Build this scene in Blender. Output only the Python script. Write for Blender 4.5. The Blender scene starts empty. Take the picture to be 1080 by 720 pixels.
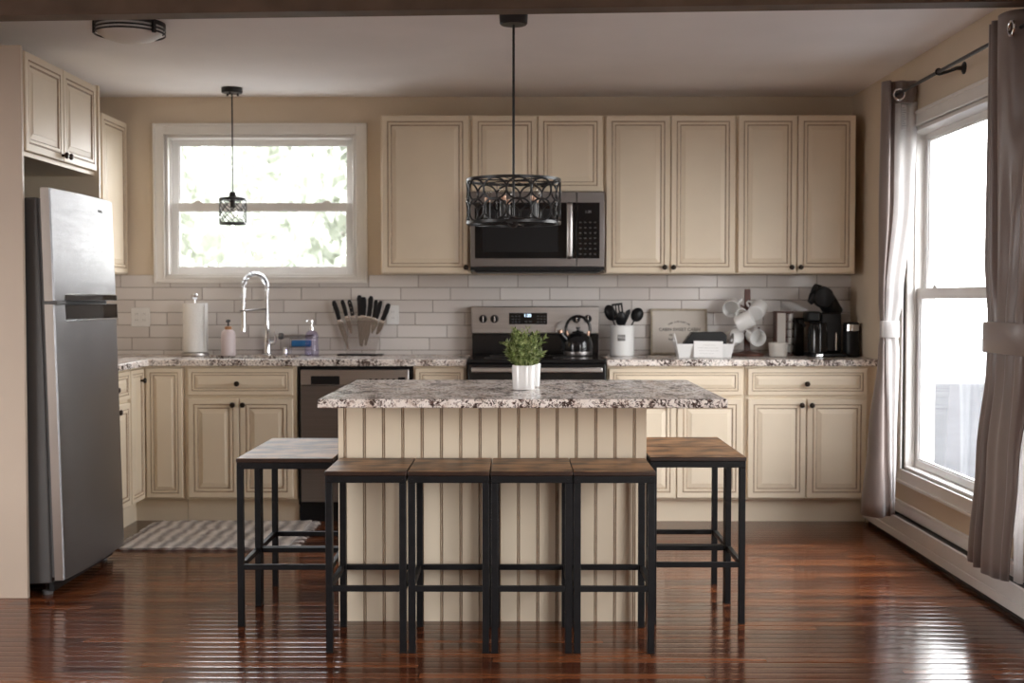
import bpy, bmesh, math, random
from mathutils import Vector, Matrix, Euler, noise
random.seed(7)
S = bpy.context.scene
COL = S.collection
PI = math.pi

# ------------------------------------------------------------------ materials
def nt(name):
    m = bpy.data.materials.new(name); m.use_nodes = True
    t = m.node_tree; b = t.nodes['Principled BSDF']
    return m, t, b
def N(t, typ, **kw):
    n = t.nodes.new(typ)
    for k, v in kw.items():
        if k.startswith('i_'):
            n.inputs[k[2:].replace('_', ' ')].default_value = v
        else:
            setattr(n, k, v)
    return n
def L(t, a, b): t.links.new(a, b)
def ramp(t, stops, interp='LINEAR'):
    r = t.nodes.new('ShaderNodeValToRGB'); r.color_ramp.interpolation = interp
    e = r.color_ramp.elements
    while len(e) < len(stops): e.new(0.5)
    for x, (p, c) in zip(e, stops):
        x.position = p; x.color = (c[0], c[1], c[2], 1)
    return r
def math_(t, op, a, b=None, c=None):
    n = t.nodes.new('ShaderNodeMath'); n.operation = op
    for i, v in enumerate((a, b, c)):
        if v is None: continue
        if isinstance(v, (int, float)): n.inputs[i].default_value = v
        else: L(t, v, n.inputs[i])
    return n.outputs[0]
def flat(name, col, rough=0.5, metal=0.0, spec=None, coat=0.0, var=0.0, scale=8.0, bump=0.0, bscale=60.0, emit=None, es=1.0, trans=0.0, ior=1.45, aniso=0.0):
    """plain painted / metal / ceramic surface with a little procedural variation"""
    m, t, b = nt(name)
    b.inputs['Roughness'].default_value = rough
    b.inputs['Metallic'].default_value = metal
    b.inputs['IOR'].default_value = ior
    if spec is not None: b.inputs['Specular IOR Level'].default_value = spec
    if coat: b.inputs['Coat Weight'].default_value = coat; b.inputs['Coat Roughness'].default_value = 0.05
    if trans: b.inputs['Transmission Weight'].default_value = trans
    tc = N(t, 'ShaderNodeTexCoord')
    if var:
        n = N(t, 'ShaderNodeTexNoise', i_Scale=scale, i_Detail=3.0)
        L(t, tc.outputs['Object'], n.inputs['Vector'])
        lo = [max(0, c * (1 - var)) for c in col]; hi = [min(1, c * (1 + var)) for c in col]
        r = ramp(t, [(0.3, lo), (0.7, hi)])
        L(t, n.outputs['Fac'], r.inputs['Fac']); L(t, r.outputs['Color'], b.inputs['Base Color'])
    else:
        b.inputs['Base Color'].default_value = (*col, 1)
    if bump:
        n2 = N(t, 'ShaderNodeTexNoise', i_Scale=bscale, i_Detail=2.0)
        L(t, tc.outputs['Object'], n2.inputs['Vector'])
        bp = N(t, 'ShaderNodeBump', i_Strength=bump, i_Distance=0.01)
        L(t, n2.outputs['Fac'], bp.inputs['Height']); L(t, bp.outputs['Normal'], b.inputs['Normal'])
    if emit:
        b.inputs['Emission Color'].default_value = (*emit, 1); b.inputs['Emission Strength'].default_value = es
    return m

M = {}
M['cream'] = flat('cream_cabinet_paint', (0.76, 0.655, 0.505), 0.38, var=0.04, scale=3)
M['glaze'] = flat('brown_glaze', (0.42, 0.315, 0.22), 0.5, var=0.15, scale=20)
M['wallpaint'] = flat('tan_wall_paint', (0.665, 0.56, 0.435), 0.75, var=0.03, scale=2, bump=0.05, bscale=200)
M['ceil'] = flat('white_ceiling_paint', (0.88, 0.85, 0.845), 0.85, var=0.03, scale=2.2, bump=0.05, bscale=150)
M['trim'] = flat('white_trim_paint', (0.80, 0.775, 0.74), 0.35, var=0.02)
M['vinyl'] = flat('white_window_vinyl', (0.80, 0.79, 0.77), 0.3, var=0.02)
M['beam'] = flat('brown_beam_wood', (0.12, 0.08, 0.055), 0.6, var=0.3, scale=5)
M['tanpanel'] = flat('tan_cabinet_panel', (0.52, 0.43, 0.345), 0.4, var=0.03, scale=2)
M['black'] = flat('black_metal', (0.010, 0.010, 0.011), 0.36, var=0.3, scale=30)
M['blackframe'] = flat('black_powder_coat', (0.007, 0.007, 0.008), 0.5, spec=0.3, var=0.3, scale=40, bump=0.05, bscale=500)
M['bronze'] = flat('dark_bronze', (0.03, 0.022, 0.017), 0.35, metal=0.7)
M['blackgloss'] = flat('black_gloss', (0.008, 0.008, 0.009), 0.12)
M['blackplastic'] = flat('black_plastic', (0.008, 0.008, 0.009), 0.4, spec=0.35)
M['darkgrey'] = flat('dark_grey_metal', (0.085, 0.082, 0.08), 0.45, metal=0.3)
M['chrome'] = flat('chrome', (0.75, 0.76, 0.78), 0.12, metal=1.0)
M['white'] = flat('white_ceramic', (0.80, 0.80, 0.79), 0.25, coat=0.3)
M['offwhite'] = flat('offwhite_ceramic', (0.66, 0.63, 0.58), 0.35)
M['paper'] = flat('white_paper', (0.85, 0.84, 0.82), 0.9, bump=0.4, bscale=120)
M['card'] = flat('white_card', (0.82, 0.81, 0.80), 0.7)
M['mugwood'] = flat('dark_red_wood', (0.10, 0.035, 0.022), 0.4, var=0.4, scale=25)
M['blue'] = flat('blue_sponge', (0.04, 0.19, 0.42), 0.9, bump=0.5, bscale=300)
M['copper'] = flat('copper', (0.55, 0.36, 0.27), 0.35, metal=1.0)
M['amber'] = flat('amber_collar', (0.45, 0.22, 0.10), 0.4)
M['pinkbottle'] = flat('pale_pink_bottle', (0.72, 0.62, 0.63), 0.3)
M['steelblade'] = flat('knife_steel', (0.45, 0.45, 0.46), 0.22, metal=1.0)
M['signwood'] = flat('weathered_frame_wood', (0.40, 0.34, 0.26), 0.6, var=0.2, scale=30)
M['signface'] = flat('cream_sign_board', (0.62, 0.57, 0.51), 0.7, var=0.04, scale=6)
M['ink'] = flat('grey_lettering', (0.12, 0.11, 0.10), 0.7)
M['greylabel'] = flat('grey_label', (0.25, 0.25, 0.25), 0.6)
M['soil'] = flat('potting_soil', (0.03, 0.022, 0.015), 0.95, bump=0.6, bscale=150)
M['heater'] = flat('heater_enamel', (0.66, 0.63, 0.61), 0.35, var=0.02)
M['rubber'] = flat('grey_rubber', (0.12, 0.12, 0.12), 0.7)
M['display'] = flat('clock_display', (0.02, 0.03, 0.05), 0.2, emit=(0.65, 0.82, 1.0), es=2.5)
M['frost'] = flat('frosted_glass_shade', (0.70, 0.66, 0.62), 0.45)
M['sleeve'] = flat('black_candle_sleeve', (0.012, 0.012, 0.012), 0.3)
M['tag'] = flat('care_label', (0.55, 0.54, 0.53), 0.8)
M['deck'] = flat('grey_deck_boards', (0.050, 0.051, 0.054), 0.9, spec=0.05, var=0.2, scale=4)
M['railing'] = flat('weathered_railing', (0.034, 0.036, 0.040), 0.8, spec=0.1, var=0.1)
M['bark'] = flat('bark', (0.24, 0.22, 0.20), 0.9, var=0.3, scale=6)
M['lawn'] = flat('outdoor_ground', (0.19, 0.19, 0.185), 0.95, spec=0.05, var=0.3, scale=0.6)

def brushed(name, col, rough, stretch, bump=0.06):
    m, t, b = nt(name)
    b.inputs['Metallic'].default_value = 1.0
    tc = N(t, 'ShaderNodeTexCoord'); mp = N(t, 'ShaderNodeMapping'); mp.inputs['Scale'].default_value = stretch
    L(t, tc.outputs['Object'], mp.inputs['Vector'])
    n = N(t, 'ShaderNodeTexNoise', i_Scale=1.0, i_Detail=4.0); L(t, mp.outputs['Vector'], n.inputs['Vector'])
    r = ramp(t, [(0.3, [c * 0.9 for c in col]), (0.7, [min(1, c * 1.08) for c in col])])
    L(t, n.outputs['Fac'], r.inputs['Fac']); L(t, r.outputs['Color'], b.inputs['Base Color'])
    rr = N(t, 'ShaderNodeMapRange'); rr.inputs['To Min'].default_value = rough * 0.8; rr.inputs['To Max'].default_value = rough * 1.25
    L(t, n.outputs['Fac'], rr.inputs['Value']); L(t, rr.outputs['Result'], b.inputs['Roughness'])
    bp = N(t, 'ShaderNodeBump', i_Strength=bump, i_Distance=0.002)
    L(t, n.outputs['Fac'], bp.inputs['Height']); L(t, bp.outputs['Normal'], b.inputs['Normal'])
    return m
M['steel'] = brushed('brushed_steel_door', (0.27, 0.27, 0.28), 0.32, (3, 3, 2600), bump=0.40)
M['steelh'] = brushed('brushed_steel_horizontal', (0.47, 0.45, 0.44), 0.32, (1.5, 300, 300))
M['steeldark'] = brushed('dark_stainless', (0.26, 0.245, 0.24), 0.35, (1.5, 300, 300))
M['steelside'] = brushed('door_side_steel', (0.43, 0.39, 0.36), 0.34, (2, 2, 1))

def wood_floor():
    m, t, b = nt('glossy_hardwood_floor')
    tc = N(t, 'ShaderNodeTexCoord'); sp = N(t, 'ShaderNodeSeparateXYZ'); L(t, tc.outputs['Object'], sp.inputs[0])
    x, y = sp.outputs['X'], sp.outputs['Y']
    yr = math_(t, 'DIVIDE', y, 0.060); row = math_(t, 'FLOOR', yr); fy = math_(t, 'SUBTRACT', yr, row)
    wn = N(t, 'ShaderNodeTexWhiteNoise', noise_dimensions='1D'); L(t, row, wn.inputs['W'])
    xo = math_(t, 'MULTIPLY_ADD', wn.outputs['Value'], 3.7, x)
    xr = math_(t, 'DIVIDE', xo, 0.95); ci = math_(t, 'FLOOR', xr); fx = math_(t, 'SUBTRACT', xr, ci)
    cv = N(t, 'ShaderNodeCombineXYZ'); L(t, row, cv.inputs[0]); L(t, ci, cv.inputs[1])
    w2 = N(t, 'ShaderNodeTexWhiteNoise', noise_dimensions='2D'); L(t, cv.outputs[0], w2.inputs['Vector'])
    # grain
    mp = N(t, 'ShaderNodeMapping'); mp.inputs['Scale'].default_value = (2.2, 38, 1); L(t, tc.outputs['Object'], mp.inputs['Vector'])
    ad = N(t, 'ShaderNodeVectorMath', operation='ADD'); L(t, mp.outputs['Vector'], ad.inputs[0])
    sc = N(t, 'ShaderNodeVectorMath', operation='SCALE'); sc.inputs['Scale'].default_value = 30
    L(t, w2.outputs['Color'], sc.inputs[0]); L(t, sc.outputs[0], ad.inputs[1])
    g = N(t, 'ShaderNodeTexNoise', i_Scale=1.0, i_Detail=5.0, i_Roughness=0.6); L(t, ad.outputs[0], g.inputs['Vector'])
    mix = math_(t, 'MULTIPLY_ADD', g.outputs['Fac'], 0.62, math_(t, 'MULTIPLY', w2.outputs['Value'], 0.36))
    r = ramp(t, [(0.15, (0.026, 0.0075, 0.0035)), (0.42, (0.078, 0.022, 0.0085)), (0.65, (0.175, 0.054, 0.0185)), (0.92, (0.27, 0.093, 0.031))])
    L(t, mix, r.inputs['Fac'])
    # seams
    ey = math_(t, 'ABSOLUTE', math_(t, 'SUBTRACT', fy, 0.5)); ex = math_(t, 'ABSOLUTE', math_(t, 'SUBTRACT', fx, 0.5))
    sy = math_(t, 'GREATER_THAN', ey, 0.480); sx = math_(t, 'GREATER_THAN', ex, 0.4985)
    seam = math_(t, 'MAXIMUM', sy, sx)
    mc = N(t, 'ShaderNodeMix', data_type='RGBA'); L(t, seam, mc.inputs['Factor']); L(t, r.outputs['Color'], mc.inputs['A'])
    mc.inputs['B'].default_value = (0.012, 0.005, 0.003, 1)
    L(t, mc.outputs['Result'], b.inputs['Base Color'])
    # every board lies at its own slight tilt and is cupped at its edges
    tilt = math_(t, 'MULTIPLY', math_(t, 'SUBTRACT', w2.outputs['Value'], 0.5), math_(t, 'SUBTRACT', fy, 0.5))
    cup = math_(t, 'POWER', math_(t, 'MULTIPLY', ey, 2.0), 5.0)
    h = math_(t, 'SUBTRACT', math_(t, 'MULTIPLY', tilt, 0.7), math_(t, 'MULTIPLY', cup, 0.35))
    h = math_(t, 'SUBTRACT', h, math_(t, 'MULTIPLY', seam, 0.6))
    h = math_(t, 'MULTIPLY_ADD', g.outputs['Fac'], 0.12, h)
    bp = N(t, 'ShaderNodeBump', i_Strength=1.0, i_Distance=0.0022); L(t, h, bp.inputs['Height'])
    L(t, bp.outputs['Normal'], b.inputs['Normal'])
    b.inputs['Roughness'].default_value = 0.14; b.inputs['Specular IOR Level'].default_value = 0.36
    return m
M['floor'] = wood_floor()

def granite():
    m, t, b = nt('speckled_granite')
    tc = N(t, 'ShaderNodeTexCoord')
    mp = N(t, 'ShaderNodeMapping'); mp.inputs['Scale'].default_value = (1.25, 0.62, 1.25); mp.inputs['Rotation'].default_value = (0, 0, 0.2)
    L(t, tc.outputs['Object'], mp.inputs['Vector'])
    n0 = N(t, 'ShaderNodeTexNoise', i_Scale=14.0, i_Detail=4.0); L(t, mp.outputs['Vector'], n0.inputs['Vector'])
    base = ramp(t, [(0.3, (0.58, 0.48, 0.41)), (0.46, (0.82, 0.75, 0.69)), (0.75, (0.90, 0.86, 0.82))]); L(t, n0.outputs['Fac'], base.inputs['Fac'])
    n1 = N(t, 'ShaderNodeTexNoise', i_Scale=58.0, i_Detail=5.0, i_Roughness=0.7, i_Distortion=0.8); L(t, mp.outputs['Vector'], n1.inputs['Vector'])
    n2 = N(t, 'ShaderNodeTexNoise', i_Scale=9.0, i_Detail=2.0); L(t, mp.outputs['Vector'], n2.inputs['Vector'])
    k = math_(t, 'MULTIPLY_ADD', n2.outputs['Fac'], 0.45, n1.outputs['Fac'])
    dark = ramp(t, [(0.748, (0, 0, 0)), (0.792, (1, 1, 1))]); L(t, k, dark.inputs['Fac'])
    mx = N(t, 'ShaderNodeMix', data_type='RGBA'); L(t, dark.outputs['Color'], mx.inputs['Factor']); L(t, base.outputs['Color'], mx.inputs['A'])
    mx.inputs['B'].default_value = (0.060, 0.038, 0.032, 1)
    v = N(t, 'ShaderNodeTexVoronoi', i_Scale=120.0); L(t, mp.outputs['Vector'], v.inputs['Vector'])
    s2 = ramp(t, [(0.80, (0, 0, 0)), (0.86, (1, 1, 1))]); sv = N(t, 'ShaderNodeSeparateColor'); L(t, v.outputs['Color'], sv.inputs[0]); L(t, sv.outputs[0], s2.inputs['Fac'])
    m2 = N(t, 'ShaderNodeMix', data_type='RGBA'); L(t, math_(t, 'MULTIPLY', s2.outputs['Color'], 0.6), m2.inputs['Factor']); L(t, mx.outputs['Result'], m2.inputs['A'])
    m2.inputs['B'].default_value = (0.20, 0.13, 0.11, 1)
    L(t, m2.outputs['Result'], b.inputs['Base Color'])
    b.inputs['Roughness'].default_value = 0.22; b.inputs['Specular IOR Level'].default_value = 0.24
    return m
M['granite'] = granite()

def tiles():
    m, t, b = nt('white_subway_tile')
    tc = N(t, 'ShaderNodeTexCoord'); sp = N(t, 'ShaderNodeSeparateXYZ'); L(t, tc.outputs['Object'], sp.inputs[0])
    zr = math_(t, 'DIVIDE', math_(t, 'SUBTRACT', sp.outputs['Z'], 0.940), 0.0757); row = math_(t, 'FLOOR', zr); fz = math_(t, 'SUBTRACT', zr, row)
    xs = math_(t, 'ADD', sp.outputs['X'], sp.outputs['Y'])
    off = math_(t, 'MULTIPLY', math_(t, 'FRACT', math_(t, 'MULTIPLY', row, 0.357)), 0.300)
    xr = math_(t, 'DIVIDE', math_(t, 'SUBTRACT', xs, off), 0.300); ci = math_(t, 'FLOOR', xr); fx = math_(t, 'SUBTRACT', xr, ci)
    ez = math_(t, 'ABSOLUTE', math_(t, 'SUBTRACT', fz, 0.5)); ex = math_(t, 'ABSOLUTE', math_(t, 'SUBTRACT', fx, 0.5))
    dz = math_(t, 'MULTIPLY', math_(t, 'SUBTRACT', 0.5, ez), 0.0757); dx = math_(t, 'MULTIPLY', math_(t, 'SUBTRACT', 0.5, ex), 0.300)
    d = math_(t, 'MINIMUM', dz, dx)
    mr = N(t, 'ShaderNodeMapRange', interpolation_type='SMOOTHSTEP'); mr.inputs['From Min'].default_value = 0.0012; mr.inputs['From Max'].default_value = 0.0032
    L(t, d, mr.inputs['Value'])
    cv = N(t, 'ShaderNodeCombineXYZ'); L(t, row, cv.inputs[0]); L(t, ci, cv.inputs[1])
    wn = N(t, 'ShaderNodeTexWhiteNoise', noise_dimensions='2D'); L(t, cv.outputs[0], wn.inputs['Vector'])
    tcR = ramp(t, [(0, (0.62, 0.58, 0.555)), (1, (0.72, 0.685, 0.66))]); L(t, wn.outputs['Value'], tcR.inputs['Fac'])
    mx = N(t, 'ShaderNodeMix', data_type='RGBA'); L(t, mr.outputs['Result'], mx.inputs['Factor'])
    mx.inputs['A'].default_value = (0.33, 0.29, 0.265, 1); L(t, tcR.outputs['Color'], mx.inputs['B'])
    L(t, mx.outputs['Result'], b.inputs['Base Color'])
    b.inputs['Roughness'].default_value = 0.16
    # pillowed edge + individual tilt of each tile
    t2 = N(t, 'ShaderNodeSeparateColor'); L(t, wn.outputs['Color'], t2.inputs[0])
    tl = math_(t, 'MULTIPLY', math_(t, 'SUBTRACT', t2.outputs[0], 0.5), math_(t, 'MULTIPLY', math_(t, 'SUBTRACT', fx, 0.5), 1.2))
    t3 = math_(t, 'MULTIPLY', math_(t, 'SUBTRACT', t2.outputs[1], 0.5), math_(t, 'MULTIPLY', math_(t, 'SUBTRACT', fz, 0.5), 0.5))
    h = math_(t, 'ADD', mr.outputs['Result'], math_(t, 'ADD', tl, t3))
    bp = N(t, 'ShaderNodeBump', i_Strength=1.0, i_Distance=0.0018); L(t, h, bp.inputs['Height']); L(t, bp.outputs['Normal'], b.inputs['Normal'])
    return m
M['tile'] = tiles()

def seatwood():
    m, t, b = nt('rustic_brown_seat')
    tc = N(t, 'ShaderNodeTexCoord'); mp = N(t, 'ShaderNodeMapping'); mp.inputs['Scale'].default_value = (4, 34, 10); L(t, tc.outputs['Object'], mp.inputs['Vector'])
    oi = N(t, 'ShaderNodeObjectInfo'); ad = N(t, 'ShaderNodeVectorMath', operation='ADD'); L(t, mp.outputs['Vector'], ad.inputs[0])
    cb = N(t, 'ShaderNodeCombineXYZ'); L(t, math_(t, 'MULTIPLY', oi.outputs['Random'], 40), cb.inputs[0]); L(t, cb.outputs[0], ad.inputs[1])
    n = N(t, 'ShaderNodeTexNoise', i_Scale=1.0, i_Detail=6.0, i_Roughness=0.65, i_Distortion=0.6); L(t, ad.outputs[0], n.inputs['Vector'])
    n2 = N(t, 'ShaderNodeTexNoise', i_Scale=9.0, i_Detail=2.0); L(t, tc.outputs['Object'], n2.inputs['Vector'])
    k = math_(t, 'MULTIPLY_ADD', n2.outputs['Fac'], 0.5, math_(t, 'MULTIPLY', n.outputs['Fac'], 0.7))
    r = ramp(t, [(0.40, (0.034, 0.016, 0.009)), (0.55, (0.088, 0.042, 0.021)), (0.69, (0.40, 0.215, 0.10))]); L(t, k, r.inputs['Fac'])
    L(t, r.outputs['Color'], b.inputs['Base Color'])
    rr = N(t, 'ShaderNodeMapRange'); rr.inputs['To Min'].default_value = 0.32; rr.inputs['To Max'].default_value = 0.50; b.inputs['Specular IOR Level'].default_value = 0.28
    L(t, n.outputs['Fac'], rr.inputs['Value']); L(t, rr.outputs['Result'], b.inputs['Roughness'])
    bp = N(t, 'ShaderNodeBump', i_Strength=0.25, i_Distance=0.002); L(t, n.outputs['Fac'], bp.inputs['Height']); L(t, bp.outputs['Normal'], b.inputs['Normal'])
    return m
M['seat'] = seatwood()
M['seatedge'] = flat('dark_seat_edge', (0.035, 0.018, 0.012), 0.4, var=0.3, scale=20)

def cloth(name, col, rough=0.6, transl=0.0, sheen=0.3):
    m, t, b = nt(name)
    tc = N(t, 'ShaderNodeTexCoord'); n = N(t, 'ShaderNodeTexNoise', i_Scale=400.0, i_Detail=2.0); L(t, tc.outputs['Object'], n.inputs['Vector'])
    r = ramp(t, [(0.3, [c * 0.92 for c in col]), (0.7, [min(1, c * 1.06) for c in col])]); L(t, n.outputs['Fac'], r.inputs['Fac'])
    L(t, r.outputs['Color'], b.inputs['Base Color'])
    b.inputs['Roughness'].default_value = rough; b.inputs['Sheen Weight'].default_value = sheen
    bp = N(t, 'ShaderNodeBump', i_Strength=0.15, i_Distance=0.001); L(t, n.outputs['Fac'], bp.inputs['Height']); L(t, bp.outputs['Normal'], b.inputs['Normal'])
    if transl:
        tr = N(t, 'ShaderNodeBsdfTranslucent'); L(t, r.outputs['Color'], tr.inputs['Color'])
        mx = N(t, 'ShaderNodeMixShader'); mx.inputs[0].default_value = transl
        out = t.nodes['Material Output']; L(t, b.outputs[0], mx.inputs[1]); L(t, tr.outputs[0], mx.inputs[2]); L(t, mx.outputs[0], out.inputs['Surface'])
    return m
M['curtain'] = cloth('taupe_satin_curtain', (0.20, 0.155, 0.138), 0.36, transl=0.05)
M['lining'] = cloth('white_curtain_lining', (0.78, 0.76, 0.75), 0.7, transl=0.5, sheen=0.0)

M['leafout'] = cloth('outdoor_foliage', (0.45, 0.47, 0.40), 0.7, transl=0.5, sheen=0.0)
def rugmat():
    m, t, b = nt('grey_woven_rug')
    tc = N(t, 'ShaderNodeTexCoord')
    mp = N(t, 'ShaderNodeMapping'); mp.inputs['Rotation'].default_value = (0, 0, 0.0); L(t, tc.outputs['Object'], mp.inputs['Vector'])
    w = N(t, 'ShaderNodeTexWave', i_Scale=4.4, i_Distortion=2.2, i_Detail=2.0); w.inputs['Detail Scale'].default_value = 1.5; L(t, mp.outputs['Vector'], w.inputs['Vector'])
    n = N(t, 'ShaderNodeTexNoise', i_Scale=90.0, i_Detail=3.0); L(t, tc.outputs['Object'], n.inputs['Vector'])
    k = math_(t, 'MULTIPLY_ADD', n.outputs['Fac'], 0.6, math_(t, 'MULTIPLY', w.outputs['Fac'], 0.55))
    r = ramp(t, [(0.25, (0.30, 0.275, 0.265)), (0.55, (0.52, 0.48, 0.455)), (0.85, (0.72, 0.67, 0.63))]); L(t, k, r.inputs['Fac'])
    L(t, r.outputs['Color'], b.inputs['Base Color']); b.inputs['Roughness'].default_value = 0.95
    bp = N(t, 'ShaderNodeBump', i_Strength=0.7, i_Distance=0.006); L(t, k, bp.inputs['Height']); L(t, bp.outputs['Normal'], b.inputs['Normal'])
    return m
M['rug'] = rugmat()

def glassmat(name, tint=(1, 1, 1), refl=0.06):
    m, t, b = nt(name)
    t.nodes.remove(b)
    tr = N(t, 'ShaderNodeBsdfTransparent'); tr.inputs['Color'].default_value = (*tint, 1)
    gl = N(t, 'ShaderNodeBsdfGlossy'); gl.inputs['Roughness'].default_value = 0.02
    fr = N(t, 'ShaderNodeLayerWeight'); fr.inputs['Blend'].default_value = 0.5
    sch = math_(t, 'MULTIPLY_ADD', math_(t, 'POWER', fr.outputs['Facing'], 5.0), 0.9, 0.035)
    mx = N(t, 'ShaderNodeMixShader'); L(t, sch, mx.inputs[0])
    L(t, tr.outputs[0], mx.inputs[1]); L(t, gl.outputs[0], mx.inputs[2]); L(t, mx.outputs[0], t.nodes['Material Output'].inputs['Surface'])
    return m
M['glass'] = glassmat('window_glass', (0.97, 0.98, 0.98))
M['acrylic'] = glassmat('clear_acrylic', (0.95, 0.945, 0.945))
M['bulb'] = glassmat('clear_bulb_glass', (0.90, 0.89, 0.87))
M['purple'] = glassmat('purple_clear_soap', (0.82, 0.79, 0.93))
M['smoke'] = glassmat('smoky_reservoir', (0.16, 0.14, 0.135))

def leafmat():
    m, t, b = nt('green_leaves')
    tc = N(t, 'ShaderNodeTexCoord'); n = N(t, 'ShaderNodeTexNoise', i_Scale=60.0, i_Detail=2.0); L(t, tc.outputs['Object'], n.inputs['Vector'])
    r = ramp(t, [(0.35, (0.07, 0.115, 0.028)), (0.5, (0.22, 0.29, 0.08)), (0.66, (0.50, 0.56, 0.28))]); L(t, n.outputs['Fac'], r.inputs['Fac'])
    L(t, r.outputs['Color'], b.inputs['Base Color']); b.inputs['Roughness'].default_value = 0.45
    return m
M['leaf'] = leafmat()

# ------------------------------------------------------------------ mesh builder
class MB:
    def __init__(s): s.v = []; s.f = []; s.m = []
    def add(s, vs, fs, mat=0, X=None):
        o = len(s.v)
        for p in vs:
            p = Vector(p)
            if X is not None: p = X @ p
            s.v.append(p)
        for i, f in enumerate(fs):
            s.f.append([o + k for k in f]); s.m.append(mat[i] if isinstance(mat, list) else mat)
        return s
    def box(s, x0, x1, y0, y1, z0, z1, mat=0, X=None):
        x0, x1 = min(x0, x1), max(x0, x1); y0, y1 = min(y0, y1), max(y0, y1); z0, z1 = min(z0, z1), max(z0, z1)
        vs = [(x0,y0,z0),(x1,y0,z0),(x1,y1,z0),(x0,y1,z0),(x0,y0,z1),(x1,y0,z1),(x1,y1,z1),(x0,y1,z1)]
        return s.add(vs, [(3,2,1,0),(4,5,6,7),(0,1,5,4),(1,2,6,5),(2,3,7,6),(3,0,4,7)], mat, X)
    def lathe(s, prof, c=(0,0,0), n=32, mat=0, X=None, cap=True):
        """prof: list of (radius, z) from bottom to top, about the z axis"""
        vs = []; fs = []
        for r, z in prof:
            for k in range(n):
                a = 2*PI*k/n; vs.append((c[0]+r*math.cos(a), c[1]+r*math.sin(a), c[2]+z))
        for i in range(len(prof)-1):
            for k in range(n):
                k2 = (k+1) % n; fs.append((i*n+k, i*n+k2, (i+1)*n+k2, (i+1)*n+k))
        if cap:
            if prof[0][0] > 1e-6: fs.append(tuple(range(n))[::-1])
            if prof[-1][0] > 1e-6: fs.append(tuple((len(prof)-1)*n+k for k in range(n)))
        return s.add(vs, fs, mat, X)
    def tube(s, pts, r, n=10, mat=0, X=None, closed=False, cap=True, ry=None):
        """sweep along pts; r number or list"""
        pts = [Vector(p) for p in pts]; m = len(pts)
        rs = r if isinstance(r, (list, tuple)) else [r]*m
        T = []
        for i in range(m):
            if closed: d = pts[(i+1) % m]-pts[i-1]
            else: d = pts[min(i+1, m-1)]-pts[max(i-1, 0)]
            T.append(d.normalized() if d.length > 1e-9 else Vector((0,0,1)))
        u = T[0].orthogonal().normalized() if abs(T[0].z) > 0.95 else T[0].cross(Vector((0,0,1))).normalized()
        vs = []
        for i in range(m):
            u = (u - T[i]*u.dot(T[i]))
            u = u.normalized() if u.length > 1e-6 else T[i].orthogonal().normalized()
            w = T[i].cross(u)
            for k in range(n):
                a = 2*PI*k/n; vs.append(pts[i] + u*(rs[i]*math.cos(a)) + w*((ry or rs[i])*math.sin(a)))
        fs = []
        for i in range(m if closed else m-1):
            j = (i+1) % m
            for k in range(n):
                k2 = (k+1) % n; fs.append((i*n+k, i*n+k2, j*n+k2, j*n+k))
        if cap and not closed:
            fs.append(tuple(range(n))[::-1]); fs.append(tuple((m-1)*n+k for k in range(n)))
        return s.add(vs, fs, mat, X)
    def cyl(s, p0, p1, r, n=20, mat=0, X=None, r1=None):
        return s.tube([p0, p1], [r, r if r1 is None else r1], n, mat, X)
    def prism(s, poly, a0, a1, axis='z', mat=0, X=None):
        """polygon in 2-D extruded along axis. axis z: (x,y); axis y: (x,z); axis x: (y,z)"""
        def mk(p, a):
            if axis == 'z': return (p[0], p[1], a)
            if axis == 'y': return (p[0], a, p[1])
            return (a, p[0], p[1])
        n = len(poly); vs = [mk(p, a0) for p in poly]+[mk(p, a1) for p in poly]
        fs = [tuple(range(n))[::-1], tuple(range(n, 2*n))]+[(k, (k+1) % n, n+(k+1) % n, n+k) for k in range(n)]
        return s.add(vs, fs, mat, X)
    def slab(s, us, vs_, keep, w0, w1, plane='xy', mat=0, X=None):
        """grid of cells (keep(i,j)) as a slab between w0 and w1, only outer faces"""
        def mk(u, v, w):
            return {'xy': (u, v, w), 'xz': (u, w, v), 'yz': (w, u, v)}[plane]
        nu, nv = len(us)-1, len(vs_)-1
        idx = {}; V = []; F = []
        def vi(i, j, k):
            if (i, j, k) not in idx: idx[(i, j, k)] = len(V); V.append(mk(us[i], vs_[j], (w0, w1)[k]))
            return idx[(i, j, k)]
        K = lambda i, j: 0 <= i < nu and 0 <= j < nv and keep(i, j)
        for i in range(nu):
            for j in range(nv):
                if not K(i, j): continue
                F.append((vi(i,j,0), vi(i,j+1,0), vi(i+1,j+1,0), vi(i+1,j,0)))
                F.append((vi(i,j,1), vi(i+1,j,1), vi(i+1,j+1,1), vi(i,j+1,1)))
                if not K(i-1,j): F.append((vi(i,j,0), vi(i,j,1), vi(i,j+1,1), vi(i,j+1,0)))
                if not K(i+1,j): F.append((vi(i+1,j,0), vi(i+1,j+1,0), vi(i+1,j+1,1), vi(i+1,j,1)))
                if not K(i,j-1): F.append((vi(i,j,0), vi(i+1,j,0), vi(i+1,j,1), vi(i,j,1)))
                if not K(i,j+1): F.append((vi(i,j+1,0), vi(i,j+1,1), vi(i+1,j+1,1), vi(i+1,j+1,0)))
        return s.add(V, F, mat, X)
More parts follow.
